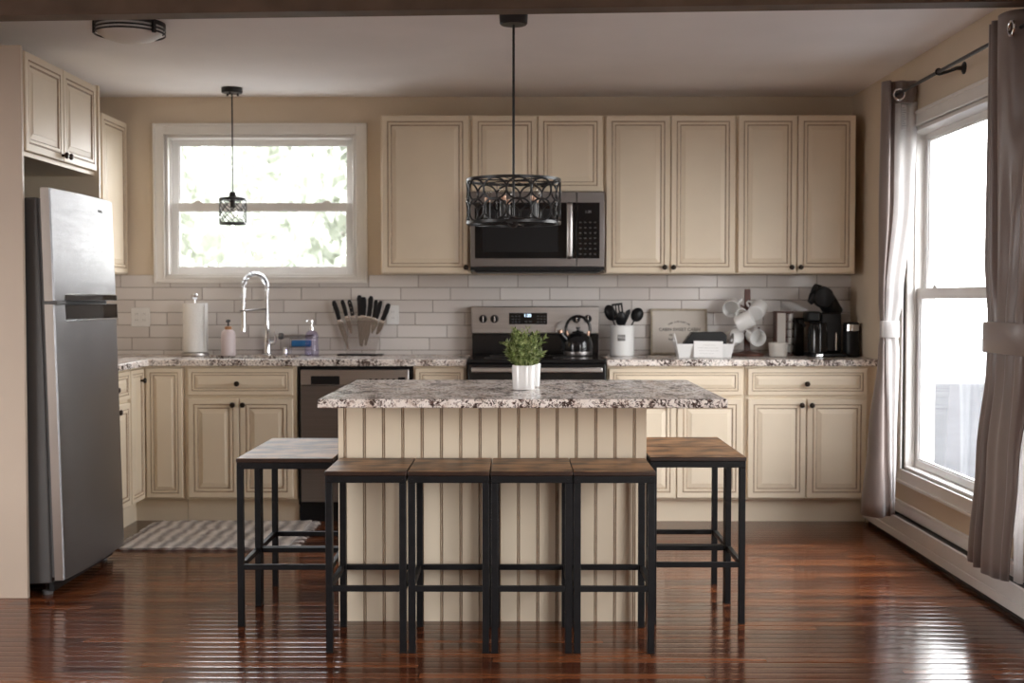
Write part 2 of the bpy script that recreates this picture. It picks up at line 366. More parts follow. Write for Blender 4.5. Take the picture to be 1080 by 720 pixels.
    def panel(s, x0, x1, z0, z1, thick=0.02, k=1.0, X=None, mats=(0, 1)):
        """raised-panel front facing -y at y=0, with glazed grooves (second material)"""
        c, g = mats
        rings = [(0, thick, c), (0, 0.003, c), (0.003, 0, c), (0.030, 0, c), (0.0325, 0.0045, g), (0.0365, 0.0045, g), (0.039, 0.001, c),
                 (0.050, 0.001, c), (0.0525, 0.007, g), (0.0565, 0.008, g), (0.078, 0.0025, c), (0.080, 0.001, c)]
        V = []; F = []; mm = []
        for i, (ins, y, _) in enumerate(rings):
            a = ins*k
            V += [(x0+a, y, z0+a), (x1-a, y, z0+a), (x1-a, y, z1-a), (x0+a, y, z1-a)]
            if i:
                for q in range(4):
                    q2 = (q+1) % 4; F.append(((i-1)*4+q, (i-1)*4+q2, i*4+q2, i*4+q)); mm.append(rings[i][2])
        n = len(rings)-1
        F.append((n*4, n*4+1, n*4+2, n*4+3)); mm.append(c)
        F.append((3, 2, 1, 0)); mm.append(c)
        return s.add(V, F, mm, X)

def link(o, parent=None):
    COL.objects.link(o)
    if parent is not None: o.parent = parent
    return o
def part(name, mb, mats, parent=None, bevel=0.0, smooth=True, seg=2, angle=35, solid=None, subsurf=0):
    me = bpy.data.meshes.new(name)
    me.from_pydata([tuple(v) for v in mb.v], [], mb.f)
    for m in (mats if isinstance(mats, (list, tuple)) else [mats]): me.materials.append(M[m] if isinstance(m, str) else m)
    me.polygons.foreach_set('material_index', mb.m)
    bm = bmesh.new(); bm.from_mesh(me); bmesh.ops.recalc_face_normals(bm, faces=bm.faces); bm.to_mesh(me); bm.free()
    if smooth:
        me.polygons.foreach_set('use_smooth', [True]*len(me.polygons))
        me.set_sharp_from_angle(angle=math.radians(angle))
    me.update()
    o = bpy.data.objects.new(name, me); link(o, parent)
    if solid:
        md = o.modifiers.new('thickness', 'SOLIDIFY'); md.thickness = solid; md.offset = 0
    if bevel:
        b = o.modifiers.new('bevel', 'BEVEL'); b.width = bevel; b.segments = seg; b.limit_method = 'ANGLE'; b.angle_limit = math.radians(40)
        b.harden_normals = False
    if subsurf:
        sm = o.modifiers.new('subdivision', 'SUBSURF'); sm.levels = subsurf; sm.render_levels = subsurf
    return o
def tag(o, label=None, cat=None, group=None, kind=None):
    if label: o['label'] = label
    if cat: o['category'] = cat
    if group: o['group'] = group
    if kind: o['kind'] = kind
    return o
def T(name, label, cat, loc=(0,0,0), rz=0.0, group=None):
    o = bpy.data.objects.new(name, None); o.empty_display_size = 0.1
    o.location = loc; o.rotation_euler = (0, 0, rz); link(o)
    return tag(o, label, cat, group)
def kids(o): return [c for c in COL.objects if c.parent == o]
def copy_tree(o, parent=None):
    c = o.copy(); link(c, parent)
    for ch in kids(o): copy_tree(ch, c)
    return c
def struct(name, mb, mats, parent=None, **kw):
    o = part(name, mb, mats, parent, **kw)
    if parent is None: o['kind'] = 'structure'
    return o
def text_mb(txt, size, mat=0, X=None, depth=0.0008, mb=None, align='CENTER', bold=0.012):
    """lettering as mesh, lying in the x-z plane facing -y"""
    cu = bpy.data.curves.new('lettering', 'FONT'); cu.body = txt; cu.size = size; cu.align_x = align; cu.align_y = 'CENTER'; cu.extrude = depth; cu.offset = size*bold
    ob = bpy.data.objects.new('lettering', cu); COL.objects.link(ob)
    dg = bpy.context.evaluated_depsgraph_get(); dg.update()
    me = ob.evaluated_get(dg).to_mesh()
    mb = mb or MB()
    R = Matrix.Rotation(PI/2, 4, 'X')
    XX = (X @ R) if X is not None else R
    mb.add([v.co.copy() for v in me.vertices], [tuple(p.vertices) for p in me.polygons], mat, XX)
    ob.evaluated_get(dg).to_mesh_clear()
    bpy.data.objects.remove(ob); bpy.data.curves.remove(cu)
    return mb
def Tr(x, y, z): return Matrix.Translation((x, y, z))
def Rz(a): return Matrix.Rotation(a, 4, 'Z')
def Rx(a): return Matrix.Rotation(a, 4, 'X')
def Ry(a): return Matrix.Rotation(a, 4, 'Y')
# ------------------------------------------------------------------ room shell
ZC = 2.462
mb = MB(); mb.slab([-4.35, -2.83, 2.15], [-2.75, 5.25, 7.6], lambda i, j: not (i == 0 and j == 1), -0.06, 0.0)
struct('floor', mb, 'floor', smooth=False)
mb = MB(); mb.slab([-4.35, -2.83, 2.15], [-2.75, 5.25, 7.6], lambda i, j: not (i == 0 and j == 1), ZC, ZC + 0.06)
struct('ceiling', mb, 'ceil', smooth=False)
W1 = dict(x0=-2.132, x1=-0.980, z0=1.385, z1=2.235)
mb = MB(); mb.slab([-2.83, W1['x0'], W1['x1'], 2.15], [0, W1['z0'], W1['z1'], ZC], lambda i, j: not (i == 1 and j == 1), 7.45, 7.60, 'xz')
wall_back = struct('wall_back', mb, 'wallpaint', smooth=False)
Y2a, Y2b, Z2a, Z2b = 4.60, 6.38, 0.37, 2.11
mb = MB(); mb.slab([-2.75, 0.5, 2.7, Y2a, Y2b, 7.45], [0, Z2a, Z2b, ZC], lambda i, j: not (j == 1 and i in (1, 3)), 2.0, 2.15, 'yz')  # the nearer opening is out of view, added to light the island front
struct('wall_right', mb, 'wallpaint', smooth=False)
mb = MB(); mb.slab([5.10, 7.45], [0, ZC], lambda i, j: True, -2.83, -2.68, 'yz')
struct('wall_left', mb, 'wallpaint', smooth=False)
mb = MB(); mb.slab([-2.75, 1.7, 3.5, 5.10], [0, Z2a, Z2b, ZC], lambda i, j: not (i == 1 and j == 1), -4.35, -4.20, 'yz').slab([-4.20, -2.68], [0, ZC], lambda i, j: True, 5.10, 5.25, 'xz')  # opening out of view, added to soften shadows on the island front
struct('wall_front_left', mb, 'wallpaint', smooth=False)
mb = MB(); mb.slab([-4.2, 2.0], [0, ZC], lambda i, j: True, -2.75, -2.60, 'xz')
struct('wall_front', mb, 'wallpaint', smooth=False)
# header beam between the two rooms
mb = MB()
def bz(x): return 2.319 + 0.0125*x
vs = []
for x in (-4.2, 2.0):
    for y in (4.58, 4.68):
        vs += [(x, y, bz(x)), (x, y, ZC)]
mb.add(vs, [(0, 1, 3, 2), (4, 6, 7, 5), (0, 4, 5, 1), (2, 3, 7, 6), (0, 2, 6, 4), (1, 5, 7, 3)])
struct('trim_1', mb, 'beam', bevel=0.003)
# tiled backsplash: belongs to the back wall, between counter and wall cabinets
mb = MB(); mb.slab([-2.68, -2.206, -0.906, 2.0], [0.914, 1.345, 1.393], lambda i, j: not (i == 1 and j == 1), 7.440, 7.4502, 'xz')
part('tile_backsplash', mb, 'tile', wall_back, smooth=False)
# baseboard below the right window
mb = MB(); mb.box(1.985, 2.0, 4.0, 7.40, 0.0, 0.20)
struct('baseboard_right', mb, 'trim', bevel=0.004)

# ------------------------------------------------------------------ windows (double hung)
def window(name, loc, rz, W, z0, z1, zm0, zm1, cw, sill, locks=True):
    r = bpy.data.objects.new(name, None); r.location = loc; r.rotation_euler = (0, 0, rz); link(r); r['kind'] = 'structure'
    mb = MB()
    for a, b, c, d in ((-cw, 0, z0-sill, z1+cw), (W, W+cw, z0-sill, z1+cw), (0, W, z1, z1+cw), (0, W, z0-sill, z0)):
        mb.box(a, b, -0.016, 0.001, c, d)
    bw = 0.016
    for a, b, c, d in ((-cw, -cw+bw, z0-sill, z1+cw), (W+cw-bw, W+cw, z0-sill, z1+cw), (-cw+bw, W+cw-bw, z1+cw-bw, z1+cw), (-cw+bw, W+cw-bw, z0-sill, z0-sill+bw)):
        mb.box(a, b, -0.026, 0.0, c, d)
    for a, b, c, d in ((-0.012, 0, z0-0.012, z1+0.012), (W, W+0.012, z0-0.012, z1+0.012), (0, W, z1, z1+0.012), (0, W, z0-0.012, z0)):
        mb.box(a, b, -0.021, 0.0, c, d)
    part('window_casing', mb, 'trim', r, bevel=0.003)
    mb = MB(); t = 0.018
    mb.box(0, t, 0, 0.149, z0, z1).box(W-t, W, 0, 0.149, z0, z1).box(t, W-t, 0, 0.149, z1-t, z1).box(t, W-t, 0, 0.149, z0, z0+t*0.8)
    mb.box(t, t+0.010, 0.035, 0.042, z0, z1).box(W-t-0.010, W-t, 0.035, 0.042, z0, z1)
    part('window_frame', mb, 'trim', r, bevel=0.002)
    def sash(nm, ya, yb, a, b, rail_lo, rail_hi):
        mb = MB(); s = 0.042; x0, x1 = t+0.002, W-t-0.002
        mb.box(x0, x0+s, ya, yb, a, b).box(x1-s, x1, ya, yb, a, b).box(x0+s, x1-s, ya, yb, a, a+rail_lo).box(x0+s, x1-s, ya, yb, b-rail_hi, b)
        g = 0.008
        mb.box(x0+s, x0+s+g, ya+0.008, yb-0.006, a+rail_lo, b-rail_hi).box(x1-s-g, x1-s, ya+0.008, yb-0.006, a+rail_lo, b-rail_hi)
        mb.box(x0+s+g, x1-s-g, ya+0.008, yb-0.006, a+rail_lo, a+rail_lo+g).box(x0+s+g, x1-s-g, ya+0.008, yb-0.006, b-rail_hi-g, b-rail_hi)
        o = part(nm, mb, 'vinyl', r, bevel=0.002)
        p = MB().box(x0+s, x1-s, (ya+yb)/2-0.002, (ya+yb)/2+0.002, a+rail_lo, b-rail_hi)
        part('pane', p, 'glass', o, smooth=False)
        return o
    lo = sash('lower_sash', 0.048, 0.078, z0+t*0.8+0.001, zm1, 0.038, zm1-zm0)
    sash('upper_sash', 0.084, 0.114, zm0, z1-t-0.001, zm1-zm0-0.008, 0.030)
    if locks:
        for f in (0.16, 0.84):
            mb = MB(); mb.prism([(-0.03, 0), (0.03, 0), (0.012, 0.014), (-0.012, 0.014)], 0.05, 0.075, 'y', X=Tr(W*f, 0, zm1)); part('sash_lock', mb, 'vinyl', lo, bevel=0.002)
    return r
window('window_1', (W1['x0'], 7.45, 0), 0, W1['x1']-W1['x0'], W1['z0'], W1['z1'], 1.787, 1.832, 0.068, 0.040)
window('window_2', (2.0, Y2b, 0), -PI/2, Y2b-Y2a, Z2a, Z2b, 1.258, 1.304, 0.075, 0.075)

# ------------------------------------------------------------------ outdoors beyond the windows
mb = MB(); mb.box(-40, 40, -30, 60, -0.75, -0.6)
struct('ground', mb, 'lawn', smooth=False)
mb = MB(); mb.box(2.2, 8.0, 2.0, 20.0, -0.18, -0.12)
struct('deck_floor', mb, 'deck', smooth=False)
rl = T('deck_railing', 'pale weathered deck railing with slim balusters outside the tall right window', 'railing', (7.9, 9.5, -0.12))
mb = MB().box(-0.05, 0.05, 0, 9.0, 0.92, 0.96); part('handrail', mb, 'railing', rl, bevel=0.005)
mb = MB().box(-0.025, 0.025, 0, 9.0, 0.10, 0.14); part('bottom_rail', mb, 'railing', rl)
for k in range(7):
    mb = MB().box(-0.05, 0.05, 1.5*k-0.05 if k else 0, 1.5*k+0.05, 0, 1.0) if k < 6 else MB().box(-0.05, 0.05, 8.9, 9.0, 0, 1.0)
    part('post', mb, 'railing', rl, bevel=0.005)
mb = MB()
for k in range(70):
    y = 0.12+k*0.126; mb.box(-0.015, 0.015, y-0.015, y+0.015, 0.14, 0.92)
o = part('balusters', mb, 'railing', rl, smooth=False); o['kind'] = 'stuff'
def tree(x, y, h, r, lab, seed, n=5200, grp=None):
    rd = random.Random(seed)
    t = T('tree', lab, 'tree', (x, y, -0.6), 0, grp)
    mb = MB(); mb.tube([(0, 0, 0), (0.05, 0.02, h*0.3), (-0.05, 0.04, h*0.6), (0.02, 0, h*0.9)], [0.16, 0.13, 0.09, 0.03], 10)
    for k in range(9):
        a = rd.uniform(0, 6.28); z = h*rd.uniform(0.2, 0.7)
        mb.tube([(0, 0, z), (0.5*r*math.cos(a), 0.5*r*math.sin(a), z+0.3*r)], [0.06, 0.02], 6)
    part('trunk', mb, 'bark', t)
    mb = MB()
    for k in range(n):
        a = rd.uniform(0, 6.28); cz = rd.uniform(0.10, 1.0); rr = r*math.sqrt(rd.random())*min(1.0, 1.55*(1.05-cz))
        p = Vector((rr*math.cos(a), rr*math.sin(a), h*cz)); s = rd.uniform(0.10, 0.19)
        q = Euler((rd.uniform(0, 6), rd.uniform(0, 6), rd.uniform(0, 6))).to_matrix().to_4x4()
        mb.add([(-s, 0, 0), (0, -s*0.5, 0), (s, 0, 0), (0, s*0.5, 0)], [(0, 1, 2, 3)], 0, Tr(*p) @ q)
    o = part('foliage', mb, 'leafout', t, smooth=False); o['kind'] = 'stuff'
    return t
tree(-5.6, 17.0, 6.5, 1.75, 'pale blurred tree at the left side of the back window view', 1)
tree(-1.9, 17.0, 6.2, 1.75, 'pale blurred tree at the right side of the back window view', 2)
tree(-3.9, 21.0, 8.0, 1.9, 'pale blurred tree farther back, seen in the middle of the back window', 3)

# ------------------------------------------------------------------ camera
f_px = 1300.0
cam = bpy.data.cameras.new('camera'); co = bpy.data.objects.new('camera', cam); link(co)
cam.sensor_width = 36.0; cam.lens = 36.0*f_px/1080
co.location = (0, 0, 1.25)
co.rotation_euler = (PI/2 - math.atan(45/f_px), 0, math.atan(7/f_px))
cam.dof.use_dof = True; cam.dof.focus_distance = 4.6; cam.dof.aperture_fstop = 3.0
S.camera = co

# ------------------------------------------------------------------ daylight
w = bpy.data.worlds.new('overcast_sky'); S.world = w; w.use_nodes = True
bg = w.node_tree.nodes['Background']
tcw = N(w.node_tree, 'ShaderNodeTexCoord'); spw = N(w.node_tree, 'ShaderNodeSeparateXYZ'); L(w.node_tree, tcw.outputs['Generated'], spw.inputs[0])
rw = ramp(w.node_tree, [(0.0, (0.96, 0.93, 0.91)), (0.5, (1.0, 0.975, 0.965)), (0.75, (0.95, 0.955, 0.985)), (1.0, (0.88, 0.92, 1.0))])
L(w.node_tree, math_(w.node_tree, 'MULTIPLY_ADD', spw.outputs['Z'], 0.5, 0.5), rw.inputs['Fac'])
L(w.node_tree, rw.outputs['Color'], bg.inputs['Color']); bg.inputs['Strength'].default_value = 14.0
def portal(loc, rot, sx, sy):
    l = bpy.data.lights.new('daylight_portal', 'AREA'); l.shape = 'RECTANGLE'; l.size = sx; l.size_y = sy; l.cycles.is_portal = True
    o = bpy.data.objects.new('daylight_portal', l); o.location = loc; o.rotation_euler = rot; link(o)
portal(((W1['x0']+W1['x1'])/2, 7.615, (W1['z0']+W1['z1'])/2), (-PI/2, 0, 0), 1.15, 0.85)
portal((2.165, (Y2a+Y2b)/2, (Z2a+Z2b)/2), (0, PI/2, 0), Z2b-Z2a, Y2b-Y2a)
portal((2.165, 1.6, (Z2a+Z2b)/2), (0, PI/2, 0), Z2b-Z2a, 2.2)  # portal for the unseen near opening added for front light
portal((-4.365, 2.6, (Z2a+Z2b)/2), (0, -PI/2, 0), Z2b-Z2a, 1.8)  # portal for the unseen left opening added as soft fill light
S.view_settings.view_transform = 'Standard'; S.view_settings.look = 'None'; S.view_settings.gamma = 1.0
S.view_settings.use_curve_mapping = False; S.view_settings.exposure = 0.06
S.cycles.use_denoising = True; S.cycles.max_bounces = 10; S.cycles.diffuse_bounces = 6; S.cycles.glossy_bounces = 4
S.cycles.transparent_max_bounces = 16; S.cycles.sample_clamp_indirect = 6.0; S.cycles.caustics_refractive = False; S.cycles.caustics_reflective = False
# ------------------------------------------------------------------ cabinets
def knob(door, x, z, X=None):
    mb = MB(); R = Rx(PI/2)
    mb.lathe([(0.0065, -0.001), (0.0055, 0.010), (0.009, 0.014), (0.0145, 0.019), (0.0150, 0.024), (0.011, 0.029), (0.0, 0.031)], n=20, X=(X or Matrix()) @ Tr(x, 0, z) @ R)
    return part('knob', mb, 'bronze', door)
def front(root, nm, x0, x1, z0, z1, kn=None, X=None, k=1.0):
    mb = MB().panel(x0, x1, z0, z1, k=k, X=X)
    o = part(nm, mb, ('cream', 'glaze'), root, smooth=False)
    for q in (kn or []): knob(o, q[0], q[1], X)
    return o
def base_cab(label, x0, x1, fronts, loc=(0, 0, 0), rz=0, depth=0.60, filler=None, hollow=False):
    r = T('base_cabinet', label, 'cabinet', loc, rz)
    mb = MB()
    if hollow: mb.box(x0, x1, 0.0205, depth, 0.130, 0.660).box(x0, x1, 0.0205, 0.045, 0.660, 0.8775).box(x0, x0+0.018, 0.045, depth, 0.660, 0.8775).box(x1-0.018, x1, 0.045, depth, 0.660, 0.8775)
    else: mb.box(x0, x1, 0.0205, depth, 0.130, 0.8775)
    if filler: mb.box(filler[0], filler[1], 0.0305, 0.06, 0.0, 0.8775)
    part('cabinet_body', mb, 'cream', r, bevel=0.002)
    mb = MB().box(x0, x1, 0.075, 0.095, 0.0, 0.130); part('toe_kick', mb, 'cream', r)
    for f in fronts: front(r, *f)
    return r
BFY = 6.83
base_cab('sink base cabinet left of the dishwasher with one wide false drawer over two doors', 0, 0.628,
         [('drawer', 0.022, 0.606, 0.715, 0.864, [(0.300, 0.779)], None, 0.72), ('door', 0.022, 0.306, 0.142, 0.695, [(0.275, 0.661)]), ('door', 0.312, 0.606, 0.142, 0.695, [(0.332, 0.661)])], (-1.863, BFY, 0), hollow=True)
base_cab('narrow base cabinet between the dishwasher and the range, mostly behind the island', 0, 0.296,
         [('drawer', 0.012, 0.284, 0.715, 0.864, [(0.15, 0.779)], None, 0.72), ('door', 0.012, 0.284, 0.142, 0.695, [(0.04, 0.661)])], (-0.586, BFY, 0))
base_cab('wide base cabinet just right of the range, partly hidden by the island', 0, 0.764,
         [('drawer', 0.012, 0.750, 0.715, 0.864, [(0.388, 0.779)], None, 0.72), ('door', 0.012, 0.385, 0.142, 0.695, [(0.355, 0.661)]), ('door', 0.391, 0.750, 0.142, 0.695, [(0.420, 0.661)])], (0.490, BFY, 0))
base_cab('base cabinet at the right end with drawer over two doors, beside the curtain', 0, 0.69,
         [('drawer', 0.016, 0.676, 0.715, 0.864, [(0.340, 0.779)], None, 0.72), ('door', 0.016, 0.338, 0.142, 0.695, [(0.312, 0.661)]), ('door', 0.344, 0.676, 0.142, 0.695, [(0.367, 0.661)])], (1.257, BFY, 0), filler=(0.69, 0.742))
# corner cabinet with two narrow leaves meeting in the corner
r = T('corner_base_cabinet', 'corner base cabinet with two narrow full-height leaves, left of the sink cabinet', 'cabinet', (-2.08, BFY, 0))
mb = MB().box(-0.60, 0.214, 0.0205, 0.60, 0.130, 0.8775).box(-0.60, -0.0205, -0.235, 0.0205, 0.130, 0.8775); part('cabinet_body', mb, 'cream', r, bevel=0.002)
mb = MB().box(-0.075, 0.214, 0.075, 0.095, 0.0, 0.130).box(-0.095, -0.075, -0.235, 0.095, 0.0, 0.130); part('toe_kick', mb, 'cream', r)
front(r, 'door', 0.006, 0.208, 0.142, 0.864, None, None, 0.75)
front(r, 'door', 0.004, 0.230, 0.142, 0.864, [(0.17, 0.800)], Matrix(((0, -1, 0, 0), (1, 0, 0, -0.235), (0, 0, 1, 0), (0, 0, 0, 1))), 0.75)
base_cab('base cabinet on the left wall between the refrigerator and the corner', 0, 0.535,
         [('drawer', 0.012, 0.523, 0.715, 0.864, [(0.268, 0.779)], None, 0.72), ('door', 0.012, 0.265, 0.142, 0.695, [(0.235, 0.661)]), ('door', 0.271, 0.523, 0.142, 0.695, [(0.300, 0.661)])], (-2.08, 6.055, 0), PI/2)

def wall_cab(label, x0, x1, z0, z1, fronts, loc, rz=0, depth=0.334):
    r = T('wall_cabinet', label, 'cabinet', loc, rz)
    mb = MB().box(x0, x1, 0.0205, depth, z0, z1); part('cabinet_body', mb, 'cream', r, bevel=0.002)
    for f in fronts: front(r, *f)
    return r
UFY = 7.115; ZU0, ZU1 = 1.395, 2.305
wall_cab('single-door wall cabinet right of the back window, beside the microwave', 0, 0.519, ZU0, ZU1, [('door', 0.008, 0.505, ZU0+0.006, ZU1-0.006, [(0.492, ZU0+0.036)])], (-0.795, UFY, 0))
wall_cab('short two-door wall cabinet directly above the microwave', 0, 0.764, 1.862, ZU1, [('door', 0.008, 0.379, 1.868, ZU1-0.006, [(0.35, 1.9)]), ('door', 0.385, 0.757, 1.868, ZU1-0.006, [(0.414, 1.9)])], (-0.274, UFY, 0))
wall_cab('tall two-door wall cabinet between the microwave and the right-hand end cabinet', 0, 0.760, ZU0, ZU1, [('door', 0.010, 0.378, ZU0+0.006, ZU1-0.006, [(0.346, ZU0+0.036)]), ('door', 0.384, 0.750, ZU0+0.006, ZU1-0.006, [(0.397, ZU0+0.036)])], (0.493, UFY, 0))
wall_cab('two-door wall cabinet at the right end of the back wall, above the mugs', 0, 0.685, ZU0, ZU1, [('door', 0.008, 0.344, ZU0+0.006, ZU1-0.006, [(0.314, ZU0+0.036)]), ('door', 0.350, 0.677, ZU0+0.006, ZU1-0.006, [(0.366, ZU0+0.036)])], (1.255, UFY, 0))
wall_cab('pale wall cabinet on the left wall just behind the refrigerator top', 0, 1.375, ZU0, ZU1,
         [('door', 0.010, 0.445, ZU0+0.006, ZU1-0.006), ('door', 0.451, 0.890, ZU0+0.006, ZU1-0.006), ('door', 0.925, 1.360, ZU0+0.006, ZU1-0.006)], (-2.35, 6.055, 0), PI/2, depth=0.328)
wall_cab('two-door cabinet bridging above the refrigerator', 0, 0.912, 1.848, 2.288,
         [('door', 0.030, 0.455, 1.868, 2.280, [(0.432, 1.893)]), ('door', 0.462, 0.888, 1.868, 2.280, [(0.486, 1.893)])], (-2.05, 5.117, 0), PI/2, depth=0.628)
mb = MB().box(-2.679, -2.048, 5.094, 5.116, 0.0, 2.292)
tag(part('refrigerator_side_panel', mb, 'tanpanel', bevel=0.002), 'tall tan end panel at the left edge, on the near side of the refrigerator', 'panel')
mb = MB().box(-2.679, -2.048, 6.031, 6.053, 0.0, 2.288)
tag(part('refrigerator_side_panel', mb, 'cream', bevel=0.002), 'cream end panel on the far side of the refrigerator, edge seen above it', 'panel')

# ------------------------------------------------------------------ worktops
mb = MB(); xs = [-2.679, -2.052, -1.83, -1.28, -0.288]; ys = [6.056, 6.803, 6.93, 7.28, 7.439]
mb.slab(xs, ys, lambda i, j: (i == 0 or j > 0) and not (i == 2 and j == 2), 0.878, 0.914)
ct = tag(part('countertop', mb, 'granite', bevel=0.004), 'L-shaped speckled granite worktop with the sink, left of the range', 'countertop')
mb = MB(); mb.slab([0.487, 1.999], [6.803, 7.439], lambda i, j: True, 0.878, 0.914)
tag(part('countertop', mb, 'granite', bevel=0.004), 'speckled granite worktop right of the range under the mugs and coffee maker', 'countertop')
# sink
r = T('kitchen_sink', 'stainless undermount sink below the back window', 'sink', (-1.555, 7.105, 0.6785))
mb = MB(); a, b, t = 0.285, 0.185, 0.010
mb.box(-a, a, -b, b, 0, t).box(-a, -a+t, -b, b, t, 0.199).box(a-t, a, -b, b, t, 0.199).box(-a+t, a-t, -b, -b+t, t, 0.199).box(-a+t, a-t, b-t, b, t, 0.199)
part('basin', mb, 'steelh', r, bevel=0.004)
mb = MB().lathe([(0.045, 0), (0.045, 0.004), (0.030, 0.002), (0.0, 0.002)], (0, 0.05, t)); part('drain', mb, 'chrome', r)

# ------------------------------------------------------------------ island
IX0, IX1, IY0, IY1, IZ = -0.697, 0.493, 4.742, 5.44, 0.858
r = T('kitchen_island', 'cream beadboard island body in the middle of the room behind the front stools', 'island', (0, 0, 0))
mb = MB().box(IX0+0.004, IX1-0.004, IY0+0.014, IY1, 0, IZ); part('island_body', mb, 'cream', r)
# beadboard: boards with a bead groove between, drawn as one profile across the panel
def bead(x0, x1, first, pitch):
    pts = [(x0, 0.0)]; mats = []
    x = first
    while x < x1-0.012:
        pts += [(x-0.0062, 0.0), (x-0.0045, 0.0048), (x-0.0028, 0.0048), (x-0.0008, 0.0008), (x+0.0008, 0.0008), (x+0.0028, 0.0048), (x+0.0045, 0.0048), (x+0.0062, 0.0)]
        mats += [0, 1, 1, 1, 0, 1, 1, 1]; x += pitch
    pts.append((x1, 0.0)); mats.append(0)
    return pts, mats
pts, mats = bead(IX0, IX1, -0.6705, 0.07445)
mb = MB(); V = []; F = []
for x, y in pts: V += [(x, IY0+y, 0), (x, IY0+y, IZ)]
n = len(pts); F = [(2*i, 2*i+2, 2*i+3, 2*i+1) for i in range(n-1)]
V += [(IX0, IY0+0.014, 0), (IX0, IY0+0.014, IZ), (IX1, IY0+0.014, 0), (IX1, IY0+0.014, IZ)]
F += [(0, 1, 2*n+1, 2*n), (2*n-2, 2*n+2, 2*n+3, 2*n-1)]
mb.add(V, F, mats+[0, 0]); part('beadboard_panel', mb, ('cream', 'glaze'), r, smooth=False)
mb = MB(); mb.slab([-0.722, 0.749], [4.405, 5.472], lambda i, j: True, 0.8585, 0.8905)
tag(part('island_countertop', mb, 'granite', bevel=0.005), 'speckled brown and white granite slab on top of the island', 'countertop')

# ------------------------------------------------------------------ stools
def make_stool(W, D, label, group, loc):
    H = 0.645; t = 0.024; w = W/2-0.002; d = D/2-0.002
    r = T('bar_stool', label, 'stool', loc, 0, group)
    mb = MB().box(-W/2, W/2, -D/2, D/2, H-0.016, H, [1, 0, 1, 1, 1, 1]); part('seat', mb, ('seat', 'seatedge'), r, bevel=0.0025)
    for sx in (-1, 1):
        for sy in (-1, 1):
            mb = MB().box(sx*w, sx*(w-t), sy*d, sy*(d-t), 0.006, H-0.041); lg = part('leg', mb, 'blackframe', r, bevel=0.0018)
            mb = MB().box(sx*(w+0.0005), sx*(w-t-0.0005), sy*(d+0.0005), sy*(d-t-0.0005), 0, 0.0065); part('foot_pad', mb, 'blackplastic', lg, bevel=0.001)
    mb = MB(); z0, z1 = H-0.041, H-0.0162
    mb.box(-w, w, -d, -d+t, z0, z1).box(-w, w, d-t, d, z0, z1).box(-w, -w+t, -d+t, d-t, z0, z1).box(w-t, w, -d+t, d-t, z0, z1); part('seat_frame', mb, 'blackframe', r, bevel=0.0018)
    zs0, zs1 = 0.219, 0.239; q = 0.018
    for s in (-1, 1):
        mb = MB().box(-w+t, w-t, s*d, s*(d-q), zs0, zs1); part('footrest', mb, 'blackframe', r, bevel=0.0015)
        mb = MB().box(s*w, s*(w-q), -d+t, d-t, zs0, zs1); part('footrest', mb, 'blackframe', r, bevel=0.0015)
    # bolt heads on the front corners
    for sx in (-1, 1):
        mb = MB().cyl((sx*(w-t/2), -d-0.002, H-0.03), (sx*(w-t/2), -d+0.001, H-0.03), 0.0035, 8); part('bolt', mb, 'blackplastic', r)
    return r
G1 = 'bar stools in a row in front of the island'
fr = ['leftmost of the four dark stools lined up in front of the island', 'second from the left of the four dark stools in front of the island',
      'third from the left of the four dark stools in front of the island', 'rightmost of the four dark stools lined up in front of the island']
xc = [-0.538, -0.246, 0.046, 0.337]
s0 = make_stool(0.288, 0.372, fr[0], G1, (xc[0], 4.49, 0))
for lb, x in zip(fr[1:], xc[1:]):
    c = copy_tree(s0); c.location = (x, 4.49, 0); c['label'] = lb
G2 = 'bar stools along the sides of the island'
s1 = make_stool(0.368, 0.342, 'nearer of the two brown wooden stools on the right side of the island', G2, (0.688, 4.873, 0))
for lb, x, y in (('farther of the two brown wooden stools on the right side of the island', 0.688, 5.218),
                 ('nearer of the two stools on the left side of the island', -0.889, 4.823), ('farther of the two stools on the left side of the island', -0.889, 5.168)):
    c = copy_tree(s1); c.location = (x, y, 0); c['label'] = lb

